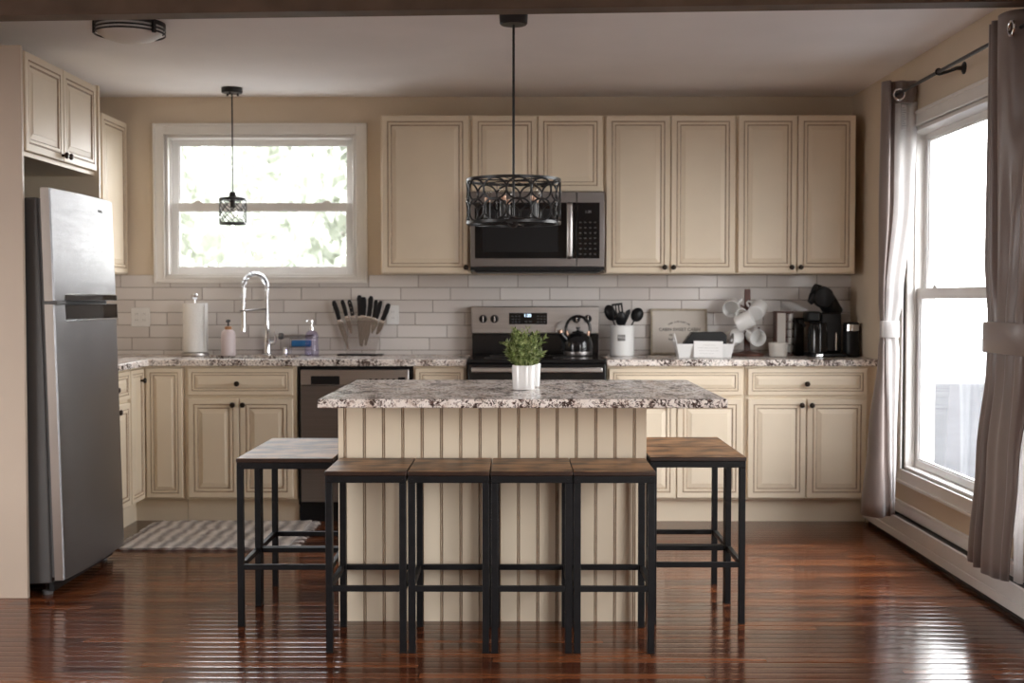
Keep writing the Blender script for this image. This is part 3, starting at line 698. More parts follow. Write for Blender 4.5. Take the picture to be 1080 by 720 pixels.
# ------------------------------------------------------------------ refrigerator
r = T('refrigerator', 'tall stainless top-freezer refrigerator standing at the left', 'refrigerator', (-1.884, 5.132, 0.020))
r.rotation_euler = (math.radians(-1.45), 0, PI/2)
FW = 0.79
mb = MB().box(0.004, FW-0.004, 0.080, 0.72, 0.035, 1.655); part('refrigerator_body', mb, 'darkgrey', r, bevel=0.006)
mb = MB().box(0.012, FW-0.012, 0.064, 0.081, 0.06, 1.65); part('door_gasket', mb, 'rubber', r)
mb = MB().box(0.02, FW-0.02, 0.075, 0.095, 0.0, 0.036); part('base_grille', mb, 'blackplastic', r)
for x in (0.05, FW-0.05):
    mb = MB().lathe([(0.022, -0.018), (0.022, 0.0), (0.008, 0.004), (0.008, 0.03)], (x, 0.115, 0)); part('levelling_foot', mb, 'rubber', r)
def fdoor(nm, z0, z1, pk):
    """gently bowed door with a pocket grip along one edge: pk = (x0, x1, z0, z1)"""
    xs = sorted(set([0, 0.006, 0.02] + [0.02+(FW-0.04)*i/12 for i in range(13)] + [FW-0.006, FW] + [pk[0], pk[0]+0.003, pk[1], pk[1]-0.003]))
    zs = sorted(set([z0, z0+0.004, z1-0.004, z1, pk[2], pk[2]+0.003, pk[3]-0.003, pk[3]]))
    if pk[2] <= z0: zs = [z for z in zs if z >= z0]
    zs = [z for z in zs if z0-1e-9 <= z <= z1+1e-9]
    def yf(x, z):
        u = (x-FW/2)/(FW/2); y = 0.022*u*u
        e = min(x, FW-x, z-z0, z1-z)
        if e < 1e-6: y += 0.006
        elif e < 0.005: y += 0.0018
        if pk[0]+0.002 < x < pk[1]-0.002 and pk[2]+0.002 < z < pk[3]-0.002: y = 0.045
        return y
    V = []; F = []; mm = []
    nx, nz = len(xs), len(zs)
    for z in zs:
        for x in xs: V.append((x, yf(x, z), z))
    for j in range(nz-1):
        for i in range(nx-1):
            F.append((j*nx+i, j*nx+i+1, (j+1)*nx+i+1, (j+1)*nx+i))
            cx, cz = (xs[i]+xs[i+1])/2, (zs[j]+zs[j+1])/2
            mm.append(1 if pk[0] < cx < pk[1] and pk[2] < cz < pk[3] else 0)
    b = len(V); V += [(0, 0.0635, z0), (FW, 0.0635, z0), (FW, 0.0635, z1), (0, 0.0635, z1)]
    F += [tuple(range(nx))[::-1]+(b, b+1), tuple((nz-1)*nx+i for i in range(nx))+(b+2, b+3)]; mm += [2, 2]
    F += [tuple(j*nx for j in range(nz))+(b+3, b), tuple(j*nx+nx-1 for j in range(nz))[::-1]+(b+1, b+2), (b, b+3, b+2, b+1)]; mm += [2, 2, 2]
    mb = MB().add(V, F, mm)
    return part(nm, mb, ('steel', 'blackgloss', 'steelside'), r, angle=25)
fz = fdoor('freezer_door', 1.222, 1.695, (0.10, 0.775, 1.224, 1.247))
fd = fdoor('fridge_door', 0.048, 1.208, (0.10, 0.775, 1.140, 1.206))
for dd, a, b in ((fz, 1.2225, 1.2475), (fd, 1.1385, 1.2065)):
    mb = MB(); n = 10; t = 0.004
    def edge(z, hh):
        top = [(0.10+0.675*i/n, 0.022*((0.10+0.675*i/n-FW/2)/(FW/2))**2) for i in range(n+1)]
        V = []; F = []
        for x, y in top: V += [(x, y-0.004, z), (x, y-0.004, z+hh), (x, y+0.006, z+hh), (x, y+0.006, z)]
        for i in range(n):
            for q in range(4): F.append((i*4+q, i*4+(q+1) % 4, (i+1)*4+(q+1) % 4, (i+1)*4+q))
        F += [(3, 2, 1, 0), (n*4, n*4+1, n*4+2, n*4+3)]
        mb.add(V, F)
    edge(b, t) if dd is fz else edge(a-t, t)
    mb.box(0.772, 0.778, 0.012, 0.045, a, b)
    part('handle', mb, 'chrome', dd)
# hinge cover on top, between the doors, and the small maker's mark
mb = MB().box(0.0, 0.10, 0.01, 0.075, 1.2085, 1.2215); part('hinge', mb, 'darkgrey', r)
mb = MB()
x0 = 0.52
mb.tube([(x0+0.010*math.cos(a)+0.012, -0.001+0.022*((x0-FW/2)/(FW/2))**2, 1.632+0.006*math.sin(a)) for a in [i*2*PI/16 for i in range(16)]], 0.0012, 6, closed=True)
for k in range(6): mb.box(x0+0.026+k*0.008, x0+0.031+k*0.008, 0.001+0.022*((x0+0.03+k*0.008-FW/2)/(FW/2))**2-0.003, 0.004+0.022*((x0+0.03+k*0.008-FW/2)/(FW/2))**2, 1.627, 1.634+(0.004 if k % 3 == 0 else 0))
part('emblem', mb, 'darkgrey', fz)

# ------------------------------------------------------------------ dishwasher
r = T('dishwasher', 'dark stainless built-in dishwasher under the worktop, left of the island', 'dishwasher', (-1.229, BFY, 0))
mb = MB().box(0, 0.637, 0.03, 0.58, 0.10, 0.874); part('dishwasher_body', mb, 'blackplastic', r)
mb = MB().box(0.018, 0.619, -0.002, 0.0295, 0.118, 0.768); dw = part('door', mb, 'steeldark', r, bevel=0.004)
mb = MB().box(0.018, 0.619, -0.002, 0.0295, 0.770, 0.858); cp = part('control_panel', mb, 'steelh', r, bevel=0.004)
mb = MB().box(0.075, 0.235, -0.004, 0.0, 0.775, 0.822); part('vent', mb, 'blackplastic', cp)
mb = MB()
for k in range(6): mb.box(0.40+k*0.032, 0.415+k*0.032, -0.0028, -0.001, 0.800, 0.806)
mb.box(0.56, 0.60, -0.0028, -0.001, 0.792, 0.815); part('buttons', mb, 'blackplastic', cp)
mb = MB().tube([(0.24, -0.001, 0.742), (0.24, -0.035, 0.748), (0.27, -0.040, 0.748), (0.56, -0.040, 0.748), (0.585, -0.035, 0.748), (0.585, -0.001, 0.742)], 0.009, 10)
part('handle', mb, 'chrome', dw)
mb = MB().box(0.0, 0.637, 0.06, 0.08, 0.0, 0.10); part('kick_plate', mb, 'blackplastic', r)

# ------------------------------------------------------------------ range
r = T('electric_range', 'stainless and black electric range behind the island, kettle on top', 'range', (-0.282, 6.78, 0))
RW = 0.764
mb = MB().box(0.004, RW-0.004, 0.04, 0.655, 0.03, 0.895); part('range_body', mb, 'blackplastic', r, bevel=0.003)
mb = MB().box(0, RW, -0.03, 0.60, 0.8955, 0.9185); ck = part('cooktop', mb, 'blackgloss', r, bevel=0.006)
for x, y, q in ((0.20, 0.14, 0.11), (0.56, 0.14, 0.085), (0.20, 0.42, 0.085), (0.56, 0.42, 0.105)):
    mb = MB().tube([(x+q*math.cos(a), y+q*math.sin(a), 0.9187) for a in [i*2*PI/40 for i in range(40)]], 0.0009, 4, closed=True); part('burner_ring', mb, 'darkgrey', ck)
mb = MB().box(0.004, RW-0.004, -0.025, 0.039, 0.62, 0.893); mb.box(0.004, RW-0.004, -0.022, 0.039, 0.20, 0.62); od = part('oven_door', mb, 'blackgloss', r, bevel=0.004)
mb = MB().box(0.024, RW-0.024, -0.075, -0.055, 0.848, 0.876).box(0.05, 0.08, -0.056, -0.024, 0.852, 0.872).box(RW-0.08, RW-0.05, -0.056, -0.024, 0.852, 0.872); part('handle', mb, 'steelh', od, bevel=0.005)
mb = MB().box(0.004, RW-0.004, -0.02, 0.039, 0.035, 0.195); part('storage_drawer', mb, 'steelh', r, bevel=0.004)
mb = MB().box(0.006, RW-0.006, 0.560, 0.655, 0.919, 1.04); part('backguard_base', mb, 'blackgloss', r, bevel=0.004)
bgx = MB().box(0.0, RW, 0.575, 0.655, 1.041, 1.205); bgd = part('backguard', bgx, 'steelh', r, bevel=0.006)
mb = MB().box(0.225, 0.452, 0.571, 0.576, 1.098, 1.166); dp = part('display_panel', mb, 'blackgloss', bgd, bevel=0.001)
part('clock', text_mb('1:30', 0.026, X=Tr(0.335, 0.5705, 1.150)), 'display', dp, smooth=False)
mb = MB()
for k in range(3):
    for q in range(3): mb.box(0.240+q*0.020, 0.252+q*0.020, 0.5703, 0.5712, 1.110+k*0.017, 1.114+k*0.017)
    for q in range(3): mb.box(0.392+q*0.020, 0.404+q*0.020, 0.5703, 0.5712, 1.110+k*0.017, 1.114+k*0.017)
for q in range(2): mb.box(0.318+q*0.026, 0.334+q*0.026, 0.5703, 0.5712, 1.112, 1.116)
part('buttons', mb, 'rubber', dp)
for x in (0.070, 0.138, 0.626, 0.694):
    mb = MB().lathe([(0.024, 0), (0.024, 0.006), (0.020, 0.008), (0.0185, 0.026), (0.016, 0.029), (0, 0.029)], n=24, X=Tr(x, 0.5755, 1.130) @ Rx(PI/2)); kb = part('knob', mb, 'blackplastic', bgd)
    mb = MB().box(x-0.003, x+0.003, 0.540, 0.548, 1.112, 1.149); part('knob_grip', mb, 'chrome', kb, bevel=0.001)

# ------------------------------------------------------------------ microwave
r = T('microwave', 'over-the-range stainless microwave with black door, hung under the short cabinet', 'microwave', (-0.276, 7.05, 1.402))
mb = MB().box(0, 0.766, 0.03, 0.398, 0.012, 0.458); part('microwave_body', mb, 'steeldark', r, bevel=0.003)
mb = MB().box(0.0, 0.605, 0, 0.0295, 0.030, 0.458); dr = part('door', mb, 'steeldark', r, bevel=0.004)
mb = MB().box(0.026, 0.604, -0.002, 0.001, 0.078, 0.396); wd = part('door_window', mb, 'blackgloss', dr, bevel=0.001)
mb = MB().box(0.070, 0.500, -0.0026, -0.0018, 0.115, 0.360); part('window_screen', mb, 'blackplastic', wd)
mb = MB(); mb.tube([(0.566, -0.001, 0.080), (0.566, -0.026, 0.092), (0.566, -0.034, 0.15), (0.566, -0.038, 0.237), (0.566, -0.034, 0.32), (0.566, -0.026, 0.382), (0.566, -0.001, 0.394)], 0.017, 16, ry=0.008); part('handle', mb, 'steelh', dr)
mb = MB().box(0.607, 0.766, 0, 0.0295, 0.030, 0.458); pn = part('control_panel', mb, 'steeldark', r, bevel=0.004)
mb = MB().box(0.609, 0.738, -0.002, 0.001, 0.078, 0.396); kp = part('keypad', mb, 'blackgloss', pn, bevel=0.001)
mb = MB()
for k in range(7):
    for q in range(4): mb.box(0.622+q*0.028, 0.634+q*0.028, -0.0026, -0.0018, 0.10+k*0.030, 0.106+k*0.030)
part('buttons', mb, 'darkgrey', kp)
part('clock', text_mb('1:30', 0.020, X=Tr(0.672, -0.0022, 0.343), depth=0.0003), 'greylabel', kp, smooth=False)
mb = MB().prism([(0.0, 0.03), (0.766, 0.03), (0.74, 0.0), (0.03, 0.0)], 0.04, 0.36, 'y'); mb.box(0.0, 0.766, 0.004, 0.04, 0.012, 0.0295); part('vent_grille', mb, 'blackplastic', r)
CT = 0.9145            # worktop height
IT = 0.891             # island top
# ------------------------------------------------------------------ ceiling lights
def ring_bar(mb, r, z0, z1, t=0.003, n=48, mat=0, c=(0, 0)):
    prof = [(r-t, z0), (r, z0), (r, z1), (r-t, z1)]
    V = []; F = []
    for k in range(n):
        a = 2*PI*k/n
        for q, z in prof: V.append((c[0]+q*math.cos(a), c[1]+q*math.sin(a), z))
    for k in range(n):
        for q in range(4): F.append((k*4+q, ((k+1) % n)*4+q, ((k+1) % n)*4+(q+1) % 4, k*4+(q+1) % 4))
    mb.add(V, F, mat)
r = T('pendant_light', 'black drum pendant of interlocking rings hanging above the island', 'pendant light', (-0.022, 5.30, 0))
mb = MB().lathe([(0.054, 2.417), (0.059, 2.422), (0.061, ZC)], n=40); part('canopy', mb, 'black', r)
mb = MB().cyl((0, 0, 1.60), (0, 0, 2.418), 0.0055, 12); part('rod', mb, 'black', r)
PR = 0.203; pz0, pz1 = 1.568, 1.762
mb = MB(); ring_bar(mb, PR, pz1-0.012, pz1, 0.004); part('top_ring', mb, 'black', r)
mb = MB(); ring_bar(mb, PR, pz0, pz0+0.012, 0.004); part('bottom_ring', mb, 'black', r)
def wrap(cx_ang, cz, ra, n=36, sq=1.0):
    pts = []
    for k in range(n):
        a = 2*PI*k/n; th = cx_ang+ra*math.cos(a)/PR
        pts.append(((PR-0.003)*math.cos(th), (PR-0.003)*math.sin(th), cz+ra*sq*math.sin(a)))
    return pts
NR = 12
for row, cz in ((0, 1.7075), (1, 1.6225)):
    for k in range(NR):
        mb = MB().tube(wrap(2*PI*(k+0.5*row*0)/NR+0.12, cz, 0.0535, sq=0.83), 0.0042, 8, closed=True); part('shade_ring', mb, 'black', r)
for k in range(NR):   # small linking bars between the rows
    a = 2*PI*(k+0.5)/NR+0.12
    mb = MB().cyl(((PR-0.003)*math.cos(a), (PR-0.003)*math.sin(a), pz0+0.01), ((PR-0.003)*math.cos(a), (PR-0.003)*math.sin(a), pz1-0.01), 0.0016, 6) if k % 3 == 0 else None
    if mb: part('shade_post', mb, 'black', r)
for k in range(3):
    a = PI*k/3+0.3
    mb = MB().cyl((-PR*math.cos(a)*0.985, -PR*math.sin(a)*0.985, pz1-0.006), (PR*math.cos(a)*0.985, PR*math.sin(a)*0.985, pz1-0.006), 0.0030, 8); part('top_spoke', mb, 'black', r)
    mb = MB().cyl((-PR*math.cos(a)*0.985, -PR*math.sin(a)*0.985, pz0+0.006), (PR*math.cos(a)*0.985, PR*math.sin(a)*0.985, pz0+0.006), 0.0035, 8); part('bottom_spoke', mb, 'black', r)
mb = MB().lathe([(0.0, 1.553), (0.010, 1.556), (0.024, 1.568), (0.030, 1.580), (0.024, 1.596), (0.006, 1.602)], n=24); part('hub', mb, 'black', r)
for k in range(5):
    a = 2*PI*k/5+0.55; x, y = 0.112*math.cos(a), 0.112*math.sin(a)
    mb = MB().tube([(0.02*math.cos(a), 0.02*math.sin(a), 1.583), (0.06*math.cos(a), 0.06*math.sin(a), 1.576), (x, y, 1.585), (x, y, 1.594)], 0.005, 8); part('arm', mb, 'black', r)
    mb = MB().lathe([(0.020, 1.590), (0.022, 1.594), (0.0135, 1.597), (0.0135, 1.660), (0.010, 1.664)], (x, y, 0), 20); sk = part('socket', mb, 'sleeve', r)
    mb = MB().lathe([(0.010, 1.662), (0.013, 1.672), (0.0135, 1.684), (0.0, 1.684)], (x, y, 0), 16); part('bulb_cap', mb, 'copper', sk)
    mb = MB().lathe([(0.012, 1.684), (0.0185, 1.700), (0.019, 1.712), (0.012, 1.734), (0.003, 1.748), (0.0, 1.749)], (x, y, 0), 16); part('bulb', mb, 'bulb', sk)

r = T('pendant_light', 'small black lattice pendant hanging in front of the back window', 'pendant light', (-1.650, 7.13, 0))
mb = MB().lathe([(0.056, 2.432), (0.060, 2.436), (0.060, ZC)], n=36); part('canopy', mb, 'black', r)
for a in (0.6, 2.6, 4.6):
    mb = MB().cyl((0.035*math.cos(a), 0.035*math.sin(a), 2.419), (0.035*math.cos(a), 0.035*math.sin(a), 2.434), 0.006, 10); part('screw', mb, 'black', r)
mb = MB().cyl((0, 0, 1.86), (0, 0, 2.434), 0.0042, 10); part('rod', mb, 'black', r)
mb = MB().lathe([(0.0, 1.868), (0.016, 1.866), (0.020, 1.852), (0.022, 1.836), (0.072, 1.834), (0.078, 1.830), (0.078, 1.818), (0.0, 1.818)], n=36, cap=False); part('shade_top', mb, 'black', r)
mb = MB(); ring_bar(mb, 0.078, 1.678, 1.690, 0.005); part('bottom_ring', mb, 'black', r)
for k in range(8):
    for s in (-1, 1):
        pts = []
        for q in range(13):
            u = q/12; th = 2*PI*k/8 + s*u*1.75; pts.append((0.0755*math.cos(th), 0.0755*math.sin(th), 1.688+u*0.131))
        mb = MB().tube(pts, 0.0028, 6); part('lattice_wire', mb, 'black', r)
mb = MB().lathe([(0.015, 1.775), (0.015, 1.819)], n=16); sk = part('socket', mb, 'sleeve', r)
mb = MB().lathe([(0.0, 1.712), (0.018, 1.720), (0.026, 1.738), (0.020, 1.762), (0.012, 1.776)], n=18); part('bulb', mb, 'bulb', sk)

r = T('ceiling_light', 'flush round ceiling light with frosted dome and black bands, upper left', 'ceiling light', (-1.712, 5.46, 0))
mb = MB().lathe([(0.153, ZC), (0.153, ZC-0.012), (0.120, ZC-0.014)], n=48, cap=False); part('ceiling_plate', mb, 'black', r)
mb = MB().lathe([(0.0, 2.374), (0.035, 2.376), (0.075, 2.384), (0.112, 2.397), (0.135, 2.412), (0.142, 2.428), (0.142, 2.452)], n=48); part('glass_dome', mb, 'frost', r)
for z in (2.414, 2.430, 2.4465):
    mb = MB(); ring_bar(mb, 0.154, z-0.0035, z+0.0035, 0.004); part('band', mb, 'black', r)
for a in (-0.55, 1.54, 3.64):
    mb = MB().box(0.148, 0.158, -0.008, 0.008, 2.404, ZC-0.005, X=Rz(a)); part('clip', mb, 'black', r)

# ------------------------------------------------------------------ curtains
rod = T('curtain_rod', 'thin black curtain rod above the tall right window', 'curtain rod', (0, 0, 0))
RX, RZ_ = 1.885, 2.268
mb = MB().cyl((RX, 3.9, RZ_), (RX, 6.20, RZ_), 0.0085, 14); part('rod_bar', mb, 'black', rod)
mb = MB().lathe([(0.011, 0), (0.013, 0.006), (0.013, 0.020), (0.009, 0.026), (0, 0.027)], n=16, X=Tr(RX, 6.195, RZ_) @ Rx(-PI/2)); part('end_cap', mb, 'black', rod)
br = MB().tube([(1.999, 5.58, 2.285), (1.965, 5.58, 2.283), (1.925, 5.58, 2.268), (1.884, 5.58, 2.257)], [0.011, 0.008, 0.007, 0.008], 10)
br.lathe([(0.028, 0), (0.028, 0.004), (0.018, 0.010), (0.010, 0.014)], n=24, X=Tr(2.0, 5.58, 2.285) @ Ry(-PI/2))
br.tube([(RX+0.013*math.cos(a), 5.58, RZ_+0.013*math.sin(a)) for a in [i*2*PI/16 for i in range(16)]], 0.004, 6, closed=True)
part('bracket', br, 'black', rod)

def drape(mb, paths, mat=0, sub=6):
    """paths: list of (z, [(x, y), ...]) from top to bottom with equal point counts; smooth interpolation"""
    def cr(p0, p1, p2, p3, u):
        return 0.5*((2*p1)+(-p0+p2)*u+(2*p0-5*p1+4*p2-p3)*u*u+(-p0+3*p1-3*p2+p3)*u**3)
    def dense(p):
        out = []
        P = [Vector(q) for q in p]
        for i in range(len(P)-1):
            for k in range(sub): out.append(cr(P[max(i-1, 0)], P[i], P[i+1], P[min(i+2, len(P)-1)], k/sub))
        out.append(P[-1]); return out
    rows = []
    D = [(z, dense(p)) for z, p in paths]
    for i in range(len(D)-1):
        for k in range(sub):
            u = k/sub
            a0, a1, a2, a3 = D[max(i-1, 0)], D[i], D[i+1], D[min(i+2, len(D)-1)]
            z = a1[0]+(a2[0]-a1[0])*u
            us = u*u*(3-2*u)
            rows.append([Vector((*(a1[1][q]*(1-us)+a2[1][q]*us), z)) for q in range(len(a1[1]))])
    rows.append([Vector((*q, D[-1][0])) for q in D[-1][1]])
    n = len(rows[0]); V = [p for rw_ in rows for p in rw_]; F = []
    for i in range(len(rows)-1):
        for k in range(n-1): F.append((i*n+k, i*n+k+1, (i+1)*n+k+1, (i+1)*n+k))
    return mb.add(V, F, mat)
def band(mb, cx, cy, rx, ry, z0, z1, n=32, th=0.004, tilt=0.0):
    V = []; F = []
    prof = [(0, z0), (th, z0+0.006), (th, z1-0.006), (0, z1), (-th, z1-0.004), (-th, z0+0.004)]
    for k in range(n):
        a = 2*PI*k/n
        for d, z in prof: V.append((cx+(rx+d)*math.cos(a), cy+(ry+d)*math.sin(a), z+tilt*math.cos(a)))
    m = len(prof)
    for k in range(n):
        for q in range(m): F.append((k*m+q, k*m+(q+1) % m, ((k+1) % n)*m+(q+1) % m, ((k+1) % n)*m+q))
    mb.add(V, F)
def grommet(parent, x, y, z, ang):
    X = Tr(x, y, z) @ Rz(ang) @ Rx(PI/2)
    mb = MB().tube([(0.026*math.cos(a), 0.026*math.sin(a), 0) for a in [i*2*PI/24 for i in range(24)]], 0.006, 8, closed=True, X=X)
    mb.lathe([(0.021, -0.004), (0.021, 0.004)], n=24, X=X, cap=False)
    part('grommet', mb, 'chrome', parent)

# far curtain: hangs edge-on beside the window; its turned-back edge shows the white lining
r = T('curtain', 'far taupe curtain beside the base cabinets, white lining turned to the room', 'curtain', (0, 0, 0))
mb = MB()
drape(mb, [(2.335, [(1.925, 6.34), (1.850, 6.29), (1.822, 6.235), (1.836, 6.195), (1.852, 6.185), (1.862, 6.225), (1.882, 6.205)]),
           (1.75, [(1.925, 6.34), (1.845, 6.29), (1.815, 6.235), (1.832, 6.195), (1.850, 6.185), (1.862, 6.228), (1.882, 6.208)]),
           (1.25, [(1.920, 6.31), (1.840, 6.27), (1.818, 6.235), (1.824, 6.205), (1.832, 6.195), (1.838, 6.220), (1.846, 6.205)]),
           (1.10, [(1.905, 6.26), (1.840, 6.245), (1.827, 6.230), (1.830, 6.210), (1.834, 6.200), (1.837, 6.215), (1.842, 6.205)]),
           (0.98, [(1.910, 6.30), (1.840, 6.26), (1.818, 6.230), (1.824, 6.200), (1.832, 6.190), (1.838, 6.212), (1.847, 6.200)]),
           (0.55, [(1.915, 6.36), (1.810, 6.30), (1.772, 6.235), (1.795, 6.180), (1.825, 6.165), (1.840, 6.205), (1.862, 6.195)]),
           (0.155, [(1.915, 6.40), (1.785, 6.33), (1.742, 6.240), (1.775, 6.165), (1.820, 6.145), (1.850, 6.195), (1.876, 6.190)])])
part('curtain_panel', mb, 'curtain', r, solid=0.004, angle=80)
mb = MB()
drape(mb, [(2.232, [(1.880, 6.207), (1.905, 6.195), (1.935, 6.205), (1.965, 6.190), (1.990, 6.200)]),
           (1.75, [(1.880, 6.209), (1.902, 6.195), (1.930, 6.205), (1.955, 6.190), (1.978, 6.200)]),
           (1.25, [(1.844, 6.206), (1.860, 6.195), (1.880, 6.205), (1.905, 6.195), (1.928, 6.202)]),
           (1.10, [(1.841, 6.206), (1.853, 6.198), (1.870, 6.205), (1.886, 6.197), (1.902, 6.203)]),
           (0.98, [(1.845, 6.201), (1.860, 6.192), (1.878, 6.200), (1.896, 6.190), (1.912, 6.197)]),
           (0.55, [(1.860, 6.196), (1.868, 6.185), (1.878, 6.195), (1.890, 6.185), (1.900, 6.192)]),
           (0.165, [(1.874, 6.190), (1.879, 6.182), (1.884, 6.190), (1.889, 6.182), (1.894, 6.188)])])
part('lining', mb, 'lining', r, solid=0.003, angle=80)
mb = MB()
drape(mb, [(2.335, [(1.881, 6.205), (1.905, 6.180), (1.940, 6.195), (1.970, 6.185), (1.993, 6.21)]),
           (2.28, [(1.881, 6.205), (1.905, 6.180), (1.940, 6.195), (1.970, 6.185), (1.993, 6.21)]),
           (2.225, [(1.881, 6.205), (1.905, 6.182), (1.938, 6.193), (1.965, 6.187), (1.985, 6.21)])])
part('header_flap', mb, 'curtain', r, solid=0.004, angle=80)
grommet(r, 1.892, 6.176, RZ_-0.004, 0.0)
mb = MB().box(1.908, 1.934, 6.1885, 6.190, 2.095, 2.215); part('care_label', mb, 'tag', r)
mb = MB()
for k in range(9): mb.box(1.911, 1.931-0.004*(k % 3), 6.1872, 6.1884, 2.110+k*0.011, 2.114+k*0.011)
part('label_print', mb, 'greylabel', r)
mb = MB(); band(mb, 1.868, 6.216, 0.044, 0.050, 1.055, 1.140); part('tieback', mb, 'lining', r, bevel=0.002, angle=50)  # taupe band in pale lining cloth: window glow put into its colour

# near curtain
r = T('curtain', 'near taupe curtain tied back at the right edge of the picture', 'curtain', (0, 0, 0))
mb = MB()
top = [(1.955, 4.985), (1.865, 4.935), (1.905, 4.900), (1.850, 4.870), (1.900, 4.840), (1.845, 4.79), (1.850, 4.70), (1.915, 4.64), (1.905, 4.55), (1.850, 4.50), (1.852, 4.42), (1.915, 4.36), (1.905, 4.26), (1.86, 4.20)]
mid = [(1.955, 5.02), (1.868, 4.955), (1.905, 4.910), (1.850, 4.870), (1.900, 4.830), (1.848, 4.77), (1.880, 4.71), (1.850, 4.66), (1.895, 4.61), (1.850, 4.57), (1.860, 4.50), (1.905, 4.45), (1.895, 4.38), (1.87, 4.33)]
tie = [(1.925, 4.955), (1.872, 4.930), (1.892, 4.890), (1.858, 4.850), (1.880, 4.815), (1.852, 4.78), (1.870, 4.73), (1.852, 4.69), (1.874, 4.65), (1.854, 4.61), (1.864, 4.58), (1.894, 4.56), (1.892, 4.53), (1.88, 4.51)]
low = [(1.935, 5.06), (1.865, 5.015), (1.885, 4.965), (1.848, 4.925), (1.900, 4.885), (1.842, 4.84), (1.850, 4.78), (1.848, 4.74), (1.865, 4.70), (1.862, 4.68), (1.868, 4.66), (1.880, 4.65), (1.882, 4.64), (1.88, 4.63)]
bot = [(1.935, 5.15), (1.862, 5.085), (1.886, 5.020), (1.842, 4.965), (1.910, 4.925), (1.838, 4.875), (1.845, 4.81), (1.846, 4.77), (1.860, 4.745), (1.862, 4.73), (1.868, 4.72), (1.876, 4.715), (1.880, 4.71), (1.88, 4.705)]
drape(mb, [(2.335, top), (2.20, top), (1.40, mid), (1.17, tie), (1.09, tie), (1.02, tie), (0.60, low), (0.165, bot)])
part('curtain_panel', mb, 'curtain', r, solid=0.004, angle=80)
mb = MB()
l0 = [(1.900, 4.640), (1.885, 4.625), (1.892, 4.610), (1.884, 4.600), (1.90, 4.585)]
l1 = [(1.905, 4.690), (1.885, 4.670), (1.892, 4.650), (1.884, 4.635), (1.90, 4.62)]
drape(mb, [(1.02, l0), (0.6, l1), (0.175, l1)])
part('lining', mb, 'lining', r, solid=0.003, angle=80)
mb = MB()
k0 = [(1.905, 4.585), (1.893, 4.565), (1.905, 4.545), (1.893, 4.53), (1.905, 4.51)]
k1 = [(1.935, 4.62), (1.905, 4.58), (1.930, 4.53), (1.900, 4.48), (1.930, 4.42)]
drape(mb, [(1.03, k0), (0.6, k1), (0.20, k1)])
part('rear_fold', mb, 'curtain', r, solid=0.004, angle=80)
mb = MB(); band(mb, 1.885, 4.735, 0.052, 0.235, 1.035, 1.158, tilt=-0.004); part('tieback', mb, 'curtain', r, bevel=0.002, angle=50)
grommet(r, 1.846, 4.665, RZ_-0.006, PI/2); grommet(r, 1.852, 4.46, RZ_-0.006, PI/2)

# ------------------------------------------------------------------ baseboard heater
r = T('baseboard_heater', 'long low white baseboard heater along the right wall under the window', 'heater', (0, 0, 0))
mb = MB().prism([(1.984, 0.025), (1.932, 0.025), (1.928, 0.030), (1.928, 0.066), (1.932, 0.069), (1.932, 0.076), (1.928, 0.079), (1.928, 0.136), (1.936, 0.141), (1.936, 0.132), (1.984, 0.132)][::-1], 3.6, 6.86, 'y')
part('heater_cover', mb, 'heater', r, smooth=False)
mb = MB().box(1.938, 1.983, 3.62, 6.84, 0.1325, 0.136); part('outlet_slot', mb, 'darkgrey', r)
mb = MB().prism([(1.970, 0.150), (1.984, 0.178), (1.984, 0.185), (1.965, 0.150)], 3.6, 6.86, 'y'); part('deflector', mb, 'heater', r, smooth=False)
mb = MB().box(1.926, 1.984, 6.861, 6.87, 0.025, 0.185); part('end_cap', mb, 'heater', r)
mb = MB().box(1.955, 1.984, 3.62, 6.86, 0.0, 0.025); part('gap_shade_strip', mb, 'blackplastic', r)  # black strip stands in for the shaded gap below the heater

# ------------------------------------------------------------------ rug
r = T('rug', 'grey striped woven rug on the floor in front of the sink', 'rug', (0, 0, 0))
mb = MB(); nx, ny = 60, 30; V = []; F = []
for j in range(ny+1):
    for i in range(nx+1):
        u, v = i/nx, j/ny; x = -1.985+0.83*u; y = 6.085+0.76*v
        e = 0.012*noise.noise((u*7, v*7, 1.0)); y += 0.012*noise.noise((u*9, 0, 2.0))*(1 if v < 0.1 or v > 0.9 else 0.3)
        z = 0.0095+0.004*noise.noise((u*22, v*22, 3.3))+0.004*abs(math.sin(u*40+v*12))
        V.append((x+e, y, z))
for j in range(ny):
    for i in range(nx): F.append((j*(nx+1)+i, j*(nx+1)+i+1, (j+1)*(nx+1)+i+1, (j+1)*(nx+1)+i))
o = len(V); V += [(p[0], p[1], 0.0008) for p in V]
F += [tuple(o+k for k in f[::-1]) for f in F]
bd = [i for i in range(nx+1)]+[(j)*(nx+1)+nx for j in range(1, ny+1)]+[ny*(nx+1)+i for i in range(nx-1, -1, -1)]+[j*(nx+1) for j in range(ny-1, 0, -1)]
F += [(bd[k], o+bd[k], o+bd[(k+1) % len(bd)], bd[(k+1) % len(bd)]) for k in range(len(bd))]
mb.add(V, F); part('woven_mat', mb, 'rug', r, angle=80)
mb = MB(); rd = random.Random(5)
for s, x in ((-1, -1.985), (1, -1.155)):
    for k in range(46):
        y = 6.09+k*0.0163; a = rd.uniform(-0.5, 0.5); ln = rd.uniform(0.03, 0.055)
        mb.tube([(x, y, 0.007), (x+s*ln*0.5, y+ln*0.3*a, 0.008), (x+s*ln, y+ln*a, 0.0035)], [0.0035, 0.0035, 0.0028], 5)
f = part('fringe', mb, 'rug', r); f['kind'] = 'stuff'

